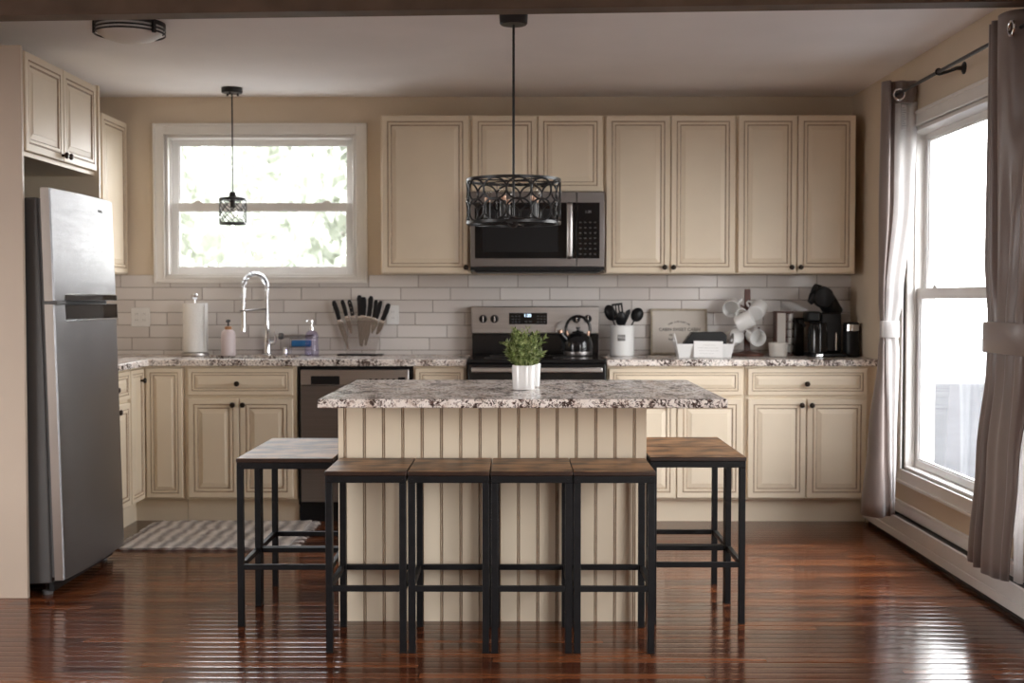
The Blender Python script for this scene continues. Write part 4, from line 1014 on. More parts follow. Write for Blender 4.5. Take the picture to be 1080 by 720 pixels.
# ------------------------------------------------------------------ electrical outlets
def outlet(x, z, lab, wd=0.115):
    r = T('wall_outlet', lab, 'outlet', (x, 7.4398, z), 0)
    mb = MB().box(-wd/2, wd/2, -0.006, 0, -0.058, 0.058); part('cover_plate', mb, 'white', r, bevel=0.003)
    n = 2 if wd > 0.09 else 1
    for k in range(n):
        cx = (k-(n-1)/2)*0.046
        mb = MB().box(cx-0.017, cx+0.017, -0.0075, -0.005, -0.034, 0.034); fc = part('receptacle', mb, 'white', r, bevel=0.001)
        for zz in (-0.018, 0.018):
            for q in (-0.006, 0.006):
                mb = MB().box(cx+q-0.0012, cx+q+0.0012, -0.0082, -0.0070, zz-0.005, zz+0.005); part('slot', mb, 'greylabel', fc)
outlet(-2.285, 1.140, 'double white outlet on the tiles beside the refrigerator')
outlet(-0.760, 1.153, 'white outlet on the tiles just right of the knives', 0.075)

# ------------------------------------------------------------------ things at the sink
r = T('paper_towel_holder', 'steel holder inside the white paper towel roll by the window', 'holder', (-1.912, 7.27, CT))
mb = MB().lathe([(0.080, 0), (0.082, 0.004), (0.080, 0.016), (0.070, 0.020), (0, 0.020)], n=40); part('base', mb, 'steelh', r)
mb = MB().lathe([(0.006, 0.018), (0.006, 0.330), (0.012, 0.334), (0.019, 0.345), (0.020, 0.358), (0.016, 0.364), (0, 0.365)], n=24); part('post', mb, 'chrome', r)
mb = MB().lathe([(0.022, 0.0225), (0.0665, 0.0225), (0.068, 0.026), (0.068, 0.306), (0.0665, 0.310), (0.022, 0.310)], (-1.912, 7.27, CT), 48); mb.lathe([(0.022, 0.0225), (0.022, 0.310)], (-1.912, 7.27, CT), 48, cap=False)
mb.box(-1.846, -1.843, 7.235, 7.30, CT+0.0225, CT+0.310)
tag(part('paper_towel_roll', mb, 'paper', angle=50), 'white paper towel roll standing on the steel holder left of the sink', 'paper towels')
r = T('soap_bottle', 'pale pink soap bottle with amber collar and black pump left of the faucet', 'bottle', (-1.708, 7.24, CT))
mb = MB().lathe([(0.036, 0), (0.041, 0.004), (0.042, 0.02), (0.042, 0.120), (0.038, 0.140), (0.026, 0.152), (0.017, 0.156)], n=32); part('bottle_body', mb, 'pinkbottle', r)
mb = MB().lathe([(0.020, 0.1555), (0.020, 0.172), (0.008, 0.175)], n=24); part('collar', mb, 'amber', r)
mb = MB().lathe([(0.005, 0.174), (0.005, 0.198), (0.013, 0.199), (0.013, 0.212), (0.0, 0.214)], n=16); mb.tube([(0, 0, 0.206), (0.0, -0.03, 0.207), (0, -0.042, 0.202)], 0.005, 8); part('pump', mb, 'blackplastic', r)
# faucet
r = T('faucet', 'tall chrome spring-neck kitchen faucet below the back window', 'faucet', (-1.500, 7.345, CT))
mb = MB().lathe([(0.030, 0), (0.030, 0.006), (0.022, 0.012), (0.020, 0.10), (0.016, 0.106), (0.014, 0.20), (0, 0.20)], n=28); part('faucet_body', mb, 'chrome', r)
arc = []
for k in range(25):
    a = PI*k/24; arc.append((-0.048+0.048*math.cos(a), -0.10+0.10*math.cos(a), 0.395+0.088*math.sin(a)))
pts = [(0, 0, 0.19), (0, 0, 0.25), (0, 0, 0.33)]+arc+[(-0.097, -0.2, 0.34), (-0.097, -0.2, 0.27)]
mb = MB().tube(pts, 0.0085, 12); part('hose', mb, 'chrome', r)
mb = MB(); sp = []
tot = len(pts)
acc = [0]
for i in range(1, tot): acc.append(acc[-1]+(Vector(pts[i])-Vector(pts[i-1])).length)
def at_len(s):
    for i in range(1, tot):
        if acc[i] >= s or i == tot-1:
            u = (s-acc[i-1])/max(1e-9, acc[i]-acc[i-1]); a, b = Vector(pts[i-1]), Vector(pts[i]); return a.lerp(b, u), (b-a).normalized()
n = 900
for k in range(n+1):
    s = acc[-1]*(0.03+0.94*k/n); p, d = at_len(s)
    u = Vector((0.43, 0.9, 0)).cross(d) ; sd = Vector((0.9, -0.43, 0)).normalized(); up = d.cross(sd).normalized(); ph = k*2*PI/15
    sp.append(p+sd*(0.0125*math.cos(ph))+up*(0.0125*math.sin(ph)))
mb.tube(sp, 0.0023, 5); part('spring', mb, 'chrome', r)
mb = MB().lathe([(0.011, 0.275), (0.013, 0.265), (0.013, 0.20), (0.016, 0.185), (0.018, 0.145), (0.014, 0.140), (0, 0.140)], (-0.097, -0.2, 0), 20); part('spray_head', mb, 'chrome', r)
mb = MB().tube([(0, 0, 0.275), (-0.05, -0.10, 0.272), (-0.092, -0.19, 0.266)], 0.006, 10); mb.tube([(-0.097+0.017*math.cos(a), -0.2+0.017*math.sin(a), 0.266) for a in [i*2*PI/16 for i in range(16)]], 0.005, 6, closed=True); part('holder_arm', mb, 'steeldark', r)
mb = MB().cyl((0.015, 0, 0.075), (0.045, -0.005, 0.075), 0.012, 16).tube([(0.043, -0.005, 0.075), (0.050, -0.006, 0.10), (0.044, -0.006, 0.145)], [0.008, 0.006, 0.005], 10); part('lever', mb, 'chrome', r)
r = T('air_gap_cap', 'small chrome cap on the sink rim right of the faucet', 'cap', (-1.392, 7.345, CT))
mb = MB().lathe([(0.022, 0), (0.022, 0.004), (0.015, 0.008), (0.015, 0.038), (0.012, 0.045), (0, 0.047)], n=24); part('cap_body', mb, 'chrome', r)
# sponge caddy with a brush
r = T('sponge_caddy', 'wire caddy holding a blue sponge behind the purple soap bottle', 'caddy', (-1.300, 7.37, CT))
mb = MB()
for y in (-0.03, 0.03):
    mb.tube([(-0.065, y, 0.0035), (-0.065, y, 0.100), (0.065, y, 0.100), (0.065, y, 0.0035)], 0.0025, 8); mb.cyl((-0.065, y, 0.048), (0.065, y, 0.048), 0.0022, 8)
for x in (-0.065, -0.02, 0.02, 0.065): mb.cyl((x, -0.03, 0.048), (x, 0.03, 0.048), 0.0022, 8)
mb.box(-0.068, 0.068, -0.033, 0.033, 0.0, 0.002)
part('wire_frame', mb, 'steeldark', r)
mb = MB().box(-0.058, 0.055, -0.022, 0.022, 0.0505, 0.088, X=Tr(-1.300, 7.37, CT)); tag(part('sponge', mb, 'blue', bevel=0.006), 'bright blue sponge lying in the wire caddy right of the faucet', 'sponge')
r = T('dish_brush', 'grey steel dish brush lying across the sponge caddy', 'brush', (-1.300, 7.34, CT+0.113))
mb = MB().tube([(-0.11, 0, 0.0), (-0.05, 0, 0.004), (0.03, 0, 0.004), (0.08, 0, 0.006)], [0.005, 0.008, 0.009, 0.007], 10); part('handle', mb, 'steelh', r)
mb = MB().lathe([(0.016, -0.012), (0.020, 0.0), (0.018, 0.016), (0.0, 0.02)], n=16, X=Tr(-0.115, 0, 0.0) @ Ry(-PI/2)); part('brush_head', mb, 'rubber', r)
r = T('dish_soap_bottle', 'clear purple dish soap bottle with white pump right of the sink', 'bottle', (-1.220, 7.26, CT))
mb = MB().lathe([(0.030, 0), (0.040, 0.004), (0.042, 0.03), (0.036, 0.085), (0.040, 0.115), (0.030, 0.140), (0.014, 0.150)], n=28); part('bottle_body', mb, 'purple', r)
mb = MB().lathe([(0.015, 0.150), (0.015, 0.166), (0.006, 0.168), (0.006, 0.195), (0.012, 0.197), (0.011, 0.210), (0, 0.211)], n=16); mb.tube([(0, 0, 0.204), (-0.02, -0.02, 0.205), (-0.028, -0.028, 0.199)], 0.004, 8); part('pump', mb, 'chrome', r)

# ------------------------------------------------------------------ knives on a clear stand
r = T('knife_stand', 'clear acrylic fan-shaped knife stand on the worktop under the wall cabinet', 'knife stand', (-0.940, 7.33, CT))
mb = MB().box(-0.135, 0.135, -0.05, 0.05, 0, 0.008); part('base', mb, 'blackplastic', r, bevel=0.002)
mb = MB().prism([(-0.085, 0.0085), (0.085, 0.0085), (0.135, 0.185), (0.07, 0.205), (-0.07, 0.205), (-0.135, 0.185)], -0.012, -0.004, 'y').prism([(-0.085, 0.0085), (0.085, 0.0085), (0.135, 0.185), (0.07, 0.205), (-0.07, 0.205), (-0.135, 0.185)], 0.010, 0.018, 'y'); part('acrylic_plate', mb, 'acrylic', r, smooth=False)
# tip x, tip z, top x, top z, handle length, handle width, label
KN = [(353, 363, 350.5, 317, 0.118, 0.016, 'leftmost knife of the fan, longest lean to the left'),
      (369, 352, 359.5, 316, 0.100, 0.014, 'second knife from the left, straight slim black handle'),
      (371, 334, 367.0, 316, 0.098, 0.014, 'third knife from the left, short riveted black handle'),
      (379, 365, 378.0, 311, 0.125, 0.017, 'tall upright knife at the centre of the fan, left one of the pair'),
      (380, 366, 382.5, 313, 0.110, 0.020, 'broad-handled upright knife right behind the centre of the fan'),
      (384, 365, 390.5, 312, 0.122, 0.017, 'long chef knife leaning slightly right of centre'),
      (391, 352, 396.0, 316, 0.108, 0.014, 'slim knife third from the right of the fan'),
      (392, 350, 401.0, 317, 0.112, 0.014, 'slim knife second from the right of the fan'),
      (396, 353, 409.5, 320, 0.108, 0.017, 'rightmost knife of the fan, leaning furthest right')]
KN[0] = (366, 369, 350.5, 317, 0.118, 0.016, KN[0][6])
for i, (tu, tv, hu, hv, hl, hw, lab) in enumerate(KN):
    hw *= 1.55
    tip = Vector(((tu-547)/178.5, 0, 1.25-(tv-315)/178.5)); top = Vector(((hu-547)/178.5, 0, 1.25-(hv-315)/178.5))
    yk = 7.323+0.0028*(i % 3) if True else 0
    d = (top-tip).normalized(); Lk = (top-tip).length; sd = Vector((d.z, 0, -d.x))
    X = Matrix(((sd.x, 0, d.x, top.x), (0, 1, 0, 7.333+(i % 2)*0.0026-0.0013), (sd.z, 0, d.z, top.z), (0, 0, 0, 1)))
    k = T('kitchen_knife', lab, 'knife', (0, 0, 0), 0, 'knives in the clear stand')
    bl = Lk-hl; w_ = hw*0.95
    mb = MB().prism([(-w_*0.6, -hl), (w_*0.75, -hl), (w_*0.75, -hl-bl*0.55), (w_*0.2, -Lk), (-w_*0.25, -Lk+0.004), (-w_*0.6, -hl-bl*0.3)], -0.0009, 0.0009, 'y', X=X); part('blade', mb, 'steelblade', k, smooth=False)
    mb = MB().box(-w_*0.55, w_*0.55, -0.006, 0.006, -hl-0.012, -hl+0.001, X=X); part('bolster', mb, 'chrome', k, bevel=0.001)
    mb = MB().prism([(-hw*0.5, -hl), (hw*0.5, -hl), (hw*0.62, -hl*0.5), (hw*0.52, -hl*0.15), (hw*0.35, 0), (-hw*0.35, 0), (-hw*0.62, -hl*0.15), (-hw*0.5, -hl*0.5)], -0.008, 0.008, 'y', X=X); hd = part('handle', mb, 'blackplastic', k, bevel=0.004)
    if i == 2:
        for q in (0.2, 0.5, 0.8):
            mb = MB().cyl((0, -0.0088, -hl*q), (0, -0.0078, -hl*q), 0.003, 10, X=X); part('rivet', mb, 'chrome', hd)

# ------------------------------------------------------------------ kettle
r = T('kettle', 'glossy black whistling kettle on the right rear burner of the range', 'kettle', (0.345, 7.17, 0.9205))
mb = MB().lathe([(0.072, 0), (0.082, 0.003), (0.0845, 0.014), (0.084, 0.024)], n=40); part('base_band', mb, 'steeldark', r)
mb = MB().lathe([(0.0838, 0.024), (0.086, 0.045), (0.084, 0.075), (0.074, 0.105), (0.055, 0.125), (0.034, 0.133)], n=40); part('kettle_body', mb, 'blackgloss', r)
mb = MB().lathe([(0.036, 0.1325), (0.034, 0.139), (0.015, 0.145), (0.006, 0.147), (0.006, 0.152), (0.012, 0.156), (0.012, 0.164), (0, 0.167)], n=28); part('lid', mb, 'blackgloss', r)
hp = [(0.070*math.cos(a), 0, 0.155+0.073*math.sin(a)) for a in [math.radians(-32+i*(244/24)) for i in range(25)]]
mb = MB().tube(hp, 0.0085, 12); part('handle', mb, 'blackgloss', r)
for s in (-1, 1):
    mb = MB().tube([(s*0.059, 0, 0.116), (s*0.064, 0, 0.133), (s*0.063, 0, 0.142)], 0.010, 10); part('handle_mount', mb, 'copper', r)
mb = MB().tube([(-0.062, -0.02, 0.085), (-0.088, -0.03, 0.112), (-0.104, -0.036, 0.140)], [0.022, 0.017, 0.013], 14); sp_ = part('spout', mb, 'blackgloss', r)
mb = MB().tube([(-0.101, -0.035, 0.134), (-0.106, -0.037, 0.146)], [0.016, 0.015], 14); part('spout_cap', mb, 'copper', sp_)

# ------------------------------------------------------------------ utensil crock
r = T('utensil_crock', 'white cylindrical crock with a small grey label, right of the range', 'crock', (0.610, 7.26, CT))
mb = MB().lathe([(0.066, 0), (0.070, 0.004), (0.071, 0.012), (0.0705, 0.172), (0.072, 0.178), (0.069, 0.180), (0.066, 0.176), (0.065, 0.012), (0, 0.010)], n=44); part('crock_body', mb, 'white', r)
V = []; F = []; n = 10
mb = MB()
for k in range(n+1):
    a = math.radians(-116+36*k/n)
    V += [(0.0715*math.cos(a), 0.0715*math.sin(a), 0.090), (0.0715*math.cos(a), 0.0715*math.sin(a), 0.126)]
F = [(2*k, 2*k+2, 2*k+3, 2*k+1) for k in range(n)]; mb.add(V, F); lb = part('label_plate', mb, 'greylabel', r, solid=0.0012)
part('label_print', text_mb('TOOLS', 0.013, X=Tr(-0.011, -0.0728, 0.108) @ Rz(math.radians(-8)), depth=0.0003), 'white', lb, smooth=False)
G = 'black utensils in the crock'
def utensil(lab, base, tip, kind):
    u = T('kitchen_utensil', lab, 'utensil', (0.610, 7.26, CT), 0, G)
    b, t = Vector(base), Vector(tip); d = (t-b).normalized(); sd = Vector((0, 1, 0)).cross(d).normalized()
    mb = MB().tube([b, b.lerp(t, 0.6), t], [0.006, 0.005, 0.0045], 10); part('handle', mb, 'steelh' if kind == 'slot' else 'blackplastic', u)
    X = Matrix(((sd.x, 0, d.x, t.x), (sd.y, 1, d.y, t.y), (sd.z, 0, d.z, t.z), (0, 0, 0, 1)))
    mb = MB()
    if kind in ('spoon', 'ladle'):
        a_, b_ = (0.032, 0.048) if kind == 'spoon' else (0.036, 0.042)
        V = []; F = []; nn, mm_ = 20, 6
        for i in range(mm_+1):
            rr = i/mm_
            for k in range(nn):
                th = 2*PI*k/nn; V.append((a_*rr*math.cos(th), -0.018*(1-rr*rr)+0.004, b_*0.85+b_*rr*math.sin(th)))
        for i in range(mm_):
            for k in range(nn): F.append((i*nn+k, i*nn+(k+1) % nn, (i+1)*nn+(k+1) % nn, (i+1)*nn+k))
        mb.add(V, F, 0, X); part('bowl', mb, 'blackplastic', u, solid=0.003, angle=60)
    elif kind == 'slot':
        mb.slab([-0.032, -0.022, -0.013, -0.004, 0.004, 0.013, 0.022, 0.032], [0, 0.02, 0.085, 0.098], lambda i, j: j != 1 or i % 2 == 0, -0.003, 0.003, 'xz', X=X); part('blade', mb, 'blackplastic', u, bevel=0.002)
    else:
        mb.prism([(-0.006, -0.01), (0.006, -0.01), (0.017, 0.055), (0.010, 0.075), (-0.012, 0.058)], -0.003, 0.003, 'y', X=X); part('blade', mb, 'blackplastic', u, bevel=0.0015)
utensil('black spoon leaning far left out of the white crock', (0.02, 0.01, 0.02), (-0.055, 0.02, 0.215), 'spoon')
utensil('black slotted turner with steel handle, tallest in the white crock', (0.0, -0.02, 0.02), (-0.022, -0.015, 0.212), 'slot')
utensil('narrow black spatula standing upright in the middle of the white crock', (-0.02, 0.02, 0.02), (0.022, 0.025, 0.205), 'spat')
utensil('black ladle leaning right out of the white crock', (-0.03, 0.0, 0.02), (0.072, 0.01, 0.210), 'ladle')
utensil('black solid spoon low in front in the white crock', (0.0, 0.03, 0.02), (-0.008, -0.035, 0.180), 'spoon')

# ------------------------------------------------------------------ framed sign
r = T('wooden_sign', 'framed cream sign with grey lettering leaning against the tiles', 'sign', (0.963, 7.395, CT+0.001))
r.rotation_euler = (math.radians(-4), 0, 0)
w2, h = 0.170, 0.276
mb = MB().box(-w2+0.012, w2-0.012, 0, 0.008, 0.012, h-0.012); bd_ = part('board', mb, 'signface', r)
mb = MB().box(-w2, -w2+0.013, -0.006, 0.012, 0, h).box(w2-0.013, w2, -0.006, 0.012, 0, h).box(-w2+0.013, w2-0.013, -0.006, 0.012, 0, 0.013).box(-w2+0.013, w2-0.013, -0.006, 0.012, h-0.013, h); part('frame', mb, 'signwood', r, bevel=0.002)
mb = text_mb('CABIN SWEET CABIN', 0.026, X=Tr(0.004, -0.0008, 0.150))
word = 'THERE IS NO PLACE LIKE'
for i, ch in enumerate(word):
    if ch == ' ': continue
    a = (i-(len(word)-1)/2)*0.052
    text_mb(ch, 0.014, X=Tr(0.12*math.sin(a), -0.0008, 0.075+0.122*math.cos(a)) @ Ry(a), mb=mb)
text_mb('this', 0.020, X=Tr(-0.045, -0.0008, 0.118) @ Ry(0.15), mb=mb); text_mb('home', 0.020, X=Tr(-0.040, -0.0008, 0.092), mb=mb); text_mb('of ours', 0.018, X=Tr(0.03, -0.0008, 0.060), mb=mb)
part('lettering', mb, 'ink', bd_, smooth=False)

# ------------------------------------------------------------------ white caddy with black box and card
r = T('tote_caddy', 'white flared tote with cut-out end handles, in front of the framed sign', 'caddy', (1.066, 7.11, CT))
a0, a1, b0, b1, hh, t = 0.148, 0.166, 0.065, 0.080, 0.078, 0.007
def wallq(p, q, pt, qt):
    return p, q, qt, pt
mb = MB().box(-a0, a0, -b0, b0, 0, t)
for s in (-1, 1):
    V = [(-a0, s*b0, 0), (a0, s*b0, 0), (a1, s*b1, hh), (-a1, s*b1, hh), (-a0, s*(b0-t), 0), (a0, s*(b0-t), 0), (a1, s*(b1-t), hh), (-a1, s*(b1-t), hh)]
    mb.add(V, [(0, 1, 2, 3), (7, 6, 5, 4), (0, 4, 5, 1), (3, 2, 6, 7), (0, 3, 7, 4), (1, 5, 6, 2)])
part('tray', mb, 'white', r, smooth=False)
for s in (-1, 1):
    outer = [(-b0, 0), (b0, 0), (b1-0.002, hh), (0.045, 0.128), (0.03, 0.136), (-0.03, 0.136), (-0.045, 0.128), (-b1+0.002, hh)]
    hole = [(0.026*math.cos(x), 0.098+0.013*math.sin(x)) for x in [i*2*PI/24 for i in range(24)]]
    bm_ = bmesh.new()
    vo = [bm_.verts.new((0, p[0], p[1])) for p in outer]; vh = [bm_.verts.new((0, p[0], p[1])) for p in hole]
    es_ = [bm_.edges.new((vo[i], vo[(i+1) % len(vo)])) for i in range(len(vo))]+[bm_.edges.new((vh[i], vh[(i+1) % len(vh)])) for i in range(len(vh))]
    bmesh.ops.triangle_fill(bm_, use_beauty=True, edges=es_)
    bm_.verts.index_update(); mb = MB()
    V = []; 
    for v in bm_.verts:
        x = s*(a0+(a1-a0)*min(1.5, v.co.z/hh)-t/2); V.append((x, v.co.y, v.co.z))
    mb.add(V, [tuple(v.index for v in f.verts) for f in bm_.faces]); bm_.free()
    part('end_panel', mb, 'white', r, solid=t, smooth=False)
mb = MB().prism([(-0.115, 0.010), (0.128, 0.010), (0.128, 0.125), (0.108, 0.145), (-0.070, 0.145), (-0.115, 0.082)], -0.045, 0.045, 'y')
o = part('napkin_box', mb, 'blackplastic', bevel=0.004); o.location = (1.066, 7.11, CT)
tag(o, 'black box with a sloping top standing in the white tote', 'box')
mb = MB().box(-0.083, 0.083, -0.0015, 0.0015, 0, 0.094, X=Tr(1.080, 7.018, CT+0.001) @ Rx(math.radians(-6)) @ Ry(math.radians(1)))
o = T('card', 'white card with faint writing leaning on the front of the white tote', 'card', (0, 0, 0)); c1 = part('card_sheet', mb, 'card', o)
mb = MB()
X = Tr(1.080, 7.018, CT+0.001) @ Rx(math.radians(-6)) @ Ry(math.radians(1))
for k, (a_, b_) in enumerate(((-0.03, 0.04), (-0.06, 0.055), (-0.055, 0.06), (-0.05, 0.03))): mb.box(a_, b_, -0.0021, -0.0014, 0.070-k*0.016, 0.072-k*0.016, X=X)
part('faint_writing', mb, 'tag', o)

# ------------------------------------------------------------------ mug tree and mugs
r = T('mug_tree', 'dark red wooden mug tree holding white mugs on the right worktop', 'mug tree', (1.345, 7.26, CT))
mb = MB().lathe([(0.0, 0), (0.098, 0), (0.100, 0.006), (0.096, 0.014), (0.050, 0.022), (0.022, 0.030)], n=40); part('base', mb, 'mugwood', r)
mb = MB().prism([(-0.017, 0.0), (0.017, 0.0), (0.019, 0.18), (0.017, 0.372), (-0.017, 0.372), (-0.019, 0.18)], -0.011, 0.011, 'y', X=Tr(0, 0, 0.02)); part('post', mb, 'mugwood', r, bevel=0.004)
pegs = [(-0.068, -0.03, 0.300), (0.072, -0.03, 0.305), (-0.012, -0.075, 0.235), (-0.066, 0.03, 0.150), (0.066, -0.04, 0.155)]
for x, y, z in pegs:
    d = Vector((x, y, 0)).normalized()
    mb = MB().tube([(d.x*0.008, d.y*0.008, z-0.022), (x, y, z+0.012)], [0.0055, 0.0045], 10); part('peg', mb, 'mugwood', r)
GM = 'white mugs on the mug tree'
first_mug = []
def mug(lab, u, v, y, axis, handle):
    if not first_mug:
        m = T('mug', lab, 'mug', (0, 0, 0), 0, GM)
        mb = MB().lathe([(0.034, 0), (0.044, 0.002), (0.0480, 0.012), (0.0495, 0.096), (0.0480, 0.0975), (0.0462, 0.096), (0.045, 0.012), (0.0, 0.007)], n=40); part('cup', mb, 'white', m)
        hp = [(0.046+0.030*math.sin(a), 0, 0.050-0.031*math.cos(a)) for a in [math.radians(12+i*(156/16)) for i in range(17)]]
        mb = MB().tube(hp, 0.0062, 10, ry=0.0046); part('handle', mb, 'white', m)
        first_mug.append(m)
    else:
        m = copy_tree(first_mug[0]); m['label'] = lab
    k = 1300/y; c = Vector(((u-547)/k, y, 1.25-(v-315)/k))
    za = Vector(axis).normalized(); xa = Vector(handle); xa = (xa-za*xa.dot(za)).normalized(); ya = za.cross(xa)
    m.rotation_euler = Matrix((xa, ya, za)).transposed().to_euler(); m.location = c-za*0.049
    return m
mug('upper left mug on the mug tree, its mouth toward the room', 771.5, 324.0, 7.215, (-0.25, -0.93, -0.22), (0.75, 0, 0.65))
mug('upper right mug on the mug tree, lying with its base toward the room', 798.5, 327.0, 7.215, (0.45, 0.85, 0.40), (-0.75, 0.1, 0.6))
mug('middle mug on the mug tree, tilted in front of the post', 785.0, 338.5, 7.105, (0.80, -0.25, 0.42), (-0.35, 0.3, 0.9))
mug('lower left mug on the mug tree, partly behind the white tote', 774.0, 356.0, 7.235, (-0.25, 0.90, -0.30), (0.8, 0.1, 0.5))
mug('lower right mug on the mug tree, its mouth toward the room', 796.5, 354.5, 7.185, (0.18, -0.95, -0.2), (-0.8, 0, 0.55))

# ------------------------------------------------------------------ bowl, pod tower, coffee maker, frother
r = T('ramekin', 'small cream ribbed bowl on the worktop right of the mug tree', 'bowl', (1.510, 7.17, CT))
mb = MB().lathe([(0.046, 0), (0.050, 0.003), (0.055, 0.060), (0.057, 0.066), (0.057, 0.080), (0.054, 0.081), (0.051, 0.066), (0.046, 0.010), (0, 0.008)], n=36); part('bowl_body', mb, 'offwhite', r)
r = T('coffee_pod_tower', 'narrow dark rack of stacked white coffee pods behind the cream bowl', 'pod rack', (1.565, 7.30, CT))
mb = MB().box(-0.050, 0.052, -0.045, 0.045, 0, 0.012).box(-0.050, 0.052, -0.045, 0.045, 0.252, 0.262).box(-0.050, -0.044, -0.045, 0.045, 0.012, 0.252).box(0.006, 0.012, -0.045, 0.045, 0.012, 0.252).box(0.012, 0.05, 0.035, 0.041, 0.012, 0.252); part('rack_frame', mb, 'mugwood', r, bevel=0.001)
mb = MB().box(-0.0435, 0.0055, -0.043, 0.043, 0.0125, 0.2515); part('white_panel', mb, 'offwhite', r, bevel=0.001)
for k in range(5):
    z = 0.020+k*0.046
    mb = MB().lathe([(0.014, 0), (0.017, 0.004), (0.0205, 0.036), (0.0235, 0.037), (0.0235, 0.041), (0, 0.0415)], (0.036, -0.012, z), 20); part('coffee_pod', mb, 'white', r)
r = T('coffee_maker', 'black single-serve coffee maker with its lid tilted open, beside the right wall', 'coffee maker', (1.790, 7.20, CT))
mb = MB().box(-0.115, 0.092, -0.13, 0.12, 0, 0.022); part('drip_base', mb, 'blackplastic', r, bevel=0.008)
mb = MB().box(-0.030, 0.090, -0.02, 0.118, 0.0225, 0.255); mb.box(-0.108, -0.031, -0.03, 0.118, 0.20, 0.262); part('column', mb, 'blackplastic', r, bevel=0.012)
mb = MB().lathe([(0.052, 0.0225), (0.056, 0.026), (0.058, 0.150), (0.050, 0.190), (0.054, 0.199)], (-0.055, -0.045, 0), 32); mg_ = part('carafe', mb, 'blackgloss', r)
mb = MB().box(0.050, 0.060, -0.030, -0.0195, 0.035, 0.14); part('highlight_strip', mb, 'chrome', r, bevel=0.002)  # bright metal strip stands in for a highlight on the black column
mb = MB().box(-0.085, -0.045, -0.1345, -0.1295, 0.004, 0.018); part('badge', mb, 'chrome', r, bevel=0.001)
mb = MB().tube([(-0.065, 0.02, 0.370), (-0.02, 0.03, 0.360), (0.02, 0.05, 0.322), (0.06, 0.07, 0.262), (0.08, 0.075, 0.240)], [0.045, 0.060, 0.060, 0.052, 0.040], 20, ry=0.055); ld = part('lid', mb, 'blackplastic', r)
mb = MB().lathe([(0.058, -0.03), (0.062, -0.015), (0.062, 0.015), (0.055, 0.03), (0.03, 0.035), (0, 0.036)], n=32, X=Tr(-0.015, 0.0, 0.345) @ Rx(PI/2)); part('brew_head', mb, 'blackplastic', ld)
mb = MB().tube([(-0.045, 0.0, 0.375), (-0.078, 0.0, 0.352), (-0.088, 0.0, 0.320), (-0.075, 0.0, 0.308)], [0.024, 0.022, 0.018, 0.012], 12); part('lid_lip', mb, 'blackplastic', ld)
mb = MB().lathe([(0.010, 0.0), (0.011, 0.010), (0, 0.016)], (-0.02, 0.01, 0.398), 14); part('lid_button', mb, 'chrome', ld)
mb = MB().box(-0.171, -0.118, 0.02, 0.11, 0, 0.225); rv = part('water_reservoir', mb, 'smoke', r, bevel=0.006)
mb = MB().tube([(-0.120, -0.01, 0.175), (-0.145, -0.02, 0.205), (-0.158, -0.02, 0.200)], [0.006, 0.010, 0.014], 10); part('handle', mb, 'blackplastic', rv)
r = T('milk_frother', 'black cylindrical frother with chrome rim against the right wall', 'frother', (1.937, 7.19, CT))
mb = MB().lathe([(0.040, 0), (0.047, 0.003), (0.048, 0.010), (0.046, 0.150)], n=36); part('frother_body', mb, 'blackplastic', r)
mb = MB().lathe([(0.0465, 0.1502), (0.046, 0.186), (0.044, 0.187)], n=36); part('chrome_rim', mb, 'chrome', r)
mb = MB().lathe([(0.045, 0.187), (0.044, 0.196), (0.02, 0.200), (0, 0.200)], n=36); part('lid', mb, 'blackplastic', r)

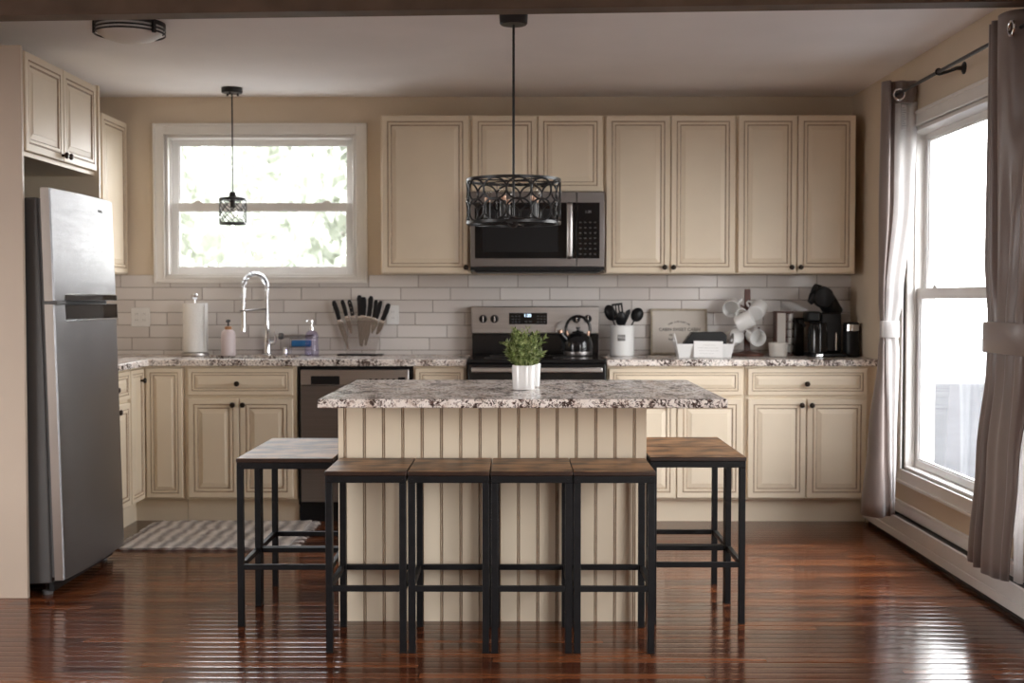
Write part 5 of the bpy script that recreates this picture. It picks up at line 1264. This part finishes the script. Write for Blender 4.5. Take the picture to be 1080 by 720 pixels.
# ------------------------------------------------------------------ potted plant on the island
r = T('potted_plant', 'bushy green plant in a white cylindrical pot on the island', 'plant', (0.020, 4.87, IT))
mb = MB().lathe([(0.040, 0), (0.0435, 0.003), (0.0465, 0.094), (0.0455, 0.097), (0.0435, 0.094), (0.041, 0.010), (0, 0.008)], n=40); part('pot', mb, 'white', r)
mb = MB().lathe([(0.0432, 0.070), (0.0434, 0.086), (0.02, 0.090), (0, 0.091)], n=28); part('soil', mb, 'soil', r)
rd = random.Random(11); mb = MB(); st = MB()
def leaf(mb, p, d, ln, wd, up):
    d = d.normalized(); s = d.cross(up).normalized(); nrm = s.cross(d)
    mb.add([p, p+d*ln*0.35+s*wd-nrm*0.0015, p+d*ln*0.4+nrm*0.0012, p+d*ln*0.35-s*wd-nrm*0.0015, p+d*ln], [(0, 1, 2), (0, 2, 3), (1, 4, 2), (2, 4, 3)])
for k in range(64):
    a = rd.uniform(0, 2*PI); rr = 0.036*math.sqrt(rd.random()); lean = rd.uniform(0.05, 1.0)
    h_ = rd.uniform(0.07, 0.155)*(1.1-0.45*lean)
    p0 = Vector((rr*math.cos(a), rr*math.sin(a), 0.086)); out = Vector((math.cos(a), math.sin(a), 0))
    p2 = p0+out*(0.046*lean)+Vector((0, 0, h_*1.06)); p1 = p0.lerp(p2, 0.5)+Vector((0, 0, 0.012))
    if k == 0: p2 = Vector((0.052, -0.01, 0.225)); p1 = Vector((0.03, -0.01, 0.16))
    if k == 1: p2 = Vector((0.086, 0.0, 0.205)); p1 = Vector((0.05, 0, 0.17))
    st.tube([p0, p1, p2], [0.0016, 0.0014, 0.0009], 5)
    nl = rd.randint(9, 14)
    for q in range(nl):
        u = 0.2+0.8*q/(nl-1); c = (p0*(1-u)**2+p1*2*u*(1-u)+p2*u*u); tan = (p1-p0)*(1-u)+(p2-p1)*u; tan.normalize()
        for s in (0, 1):
            b_ = q*2.4+s*PI+rd.uniform(-0.4, 0.4); o1 = tan.orthogonal().normalized(); o2 = tan.cross(o1)
            dd = (o1*math.cos(b_)+o2*math.sin(b_))*0.85+tan*rd.uniform(0.5, 0.95)
            leaf(mb, c, dd, rd.uniform(0.016, 0.030), rd.uniform(0.0028, 0.0048), tan)
o = part('foliage', mb, 'leaf', r, smooth=False); o['kind'] = 'stuff'
part('stems', st, 'leaf', r)
r = T('ceramic_cup', 'small white cup mostly hidden behind the right side of the plant pot', 'cup', (0.058, 5.02, IT))
mb = MB().lathe([(0.022, 0), (0.028, 0.003), (0.032, 0.094), (0.031, 0.096), (0.029, 0.094), (0.026, 0.008), (0, 0.006)], n=32); part('cup_body', mb, 'white', r)
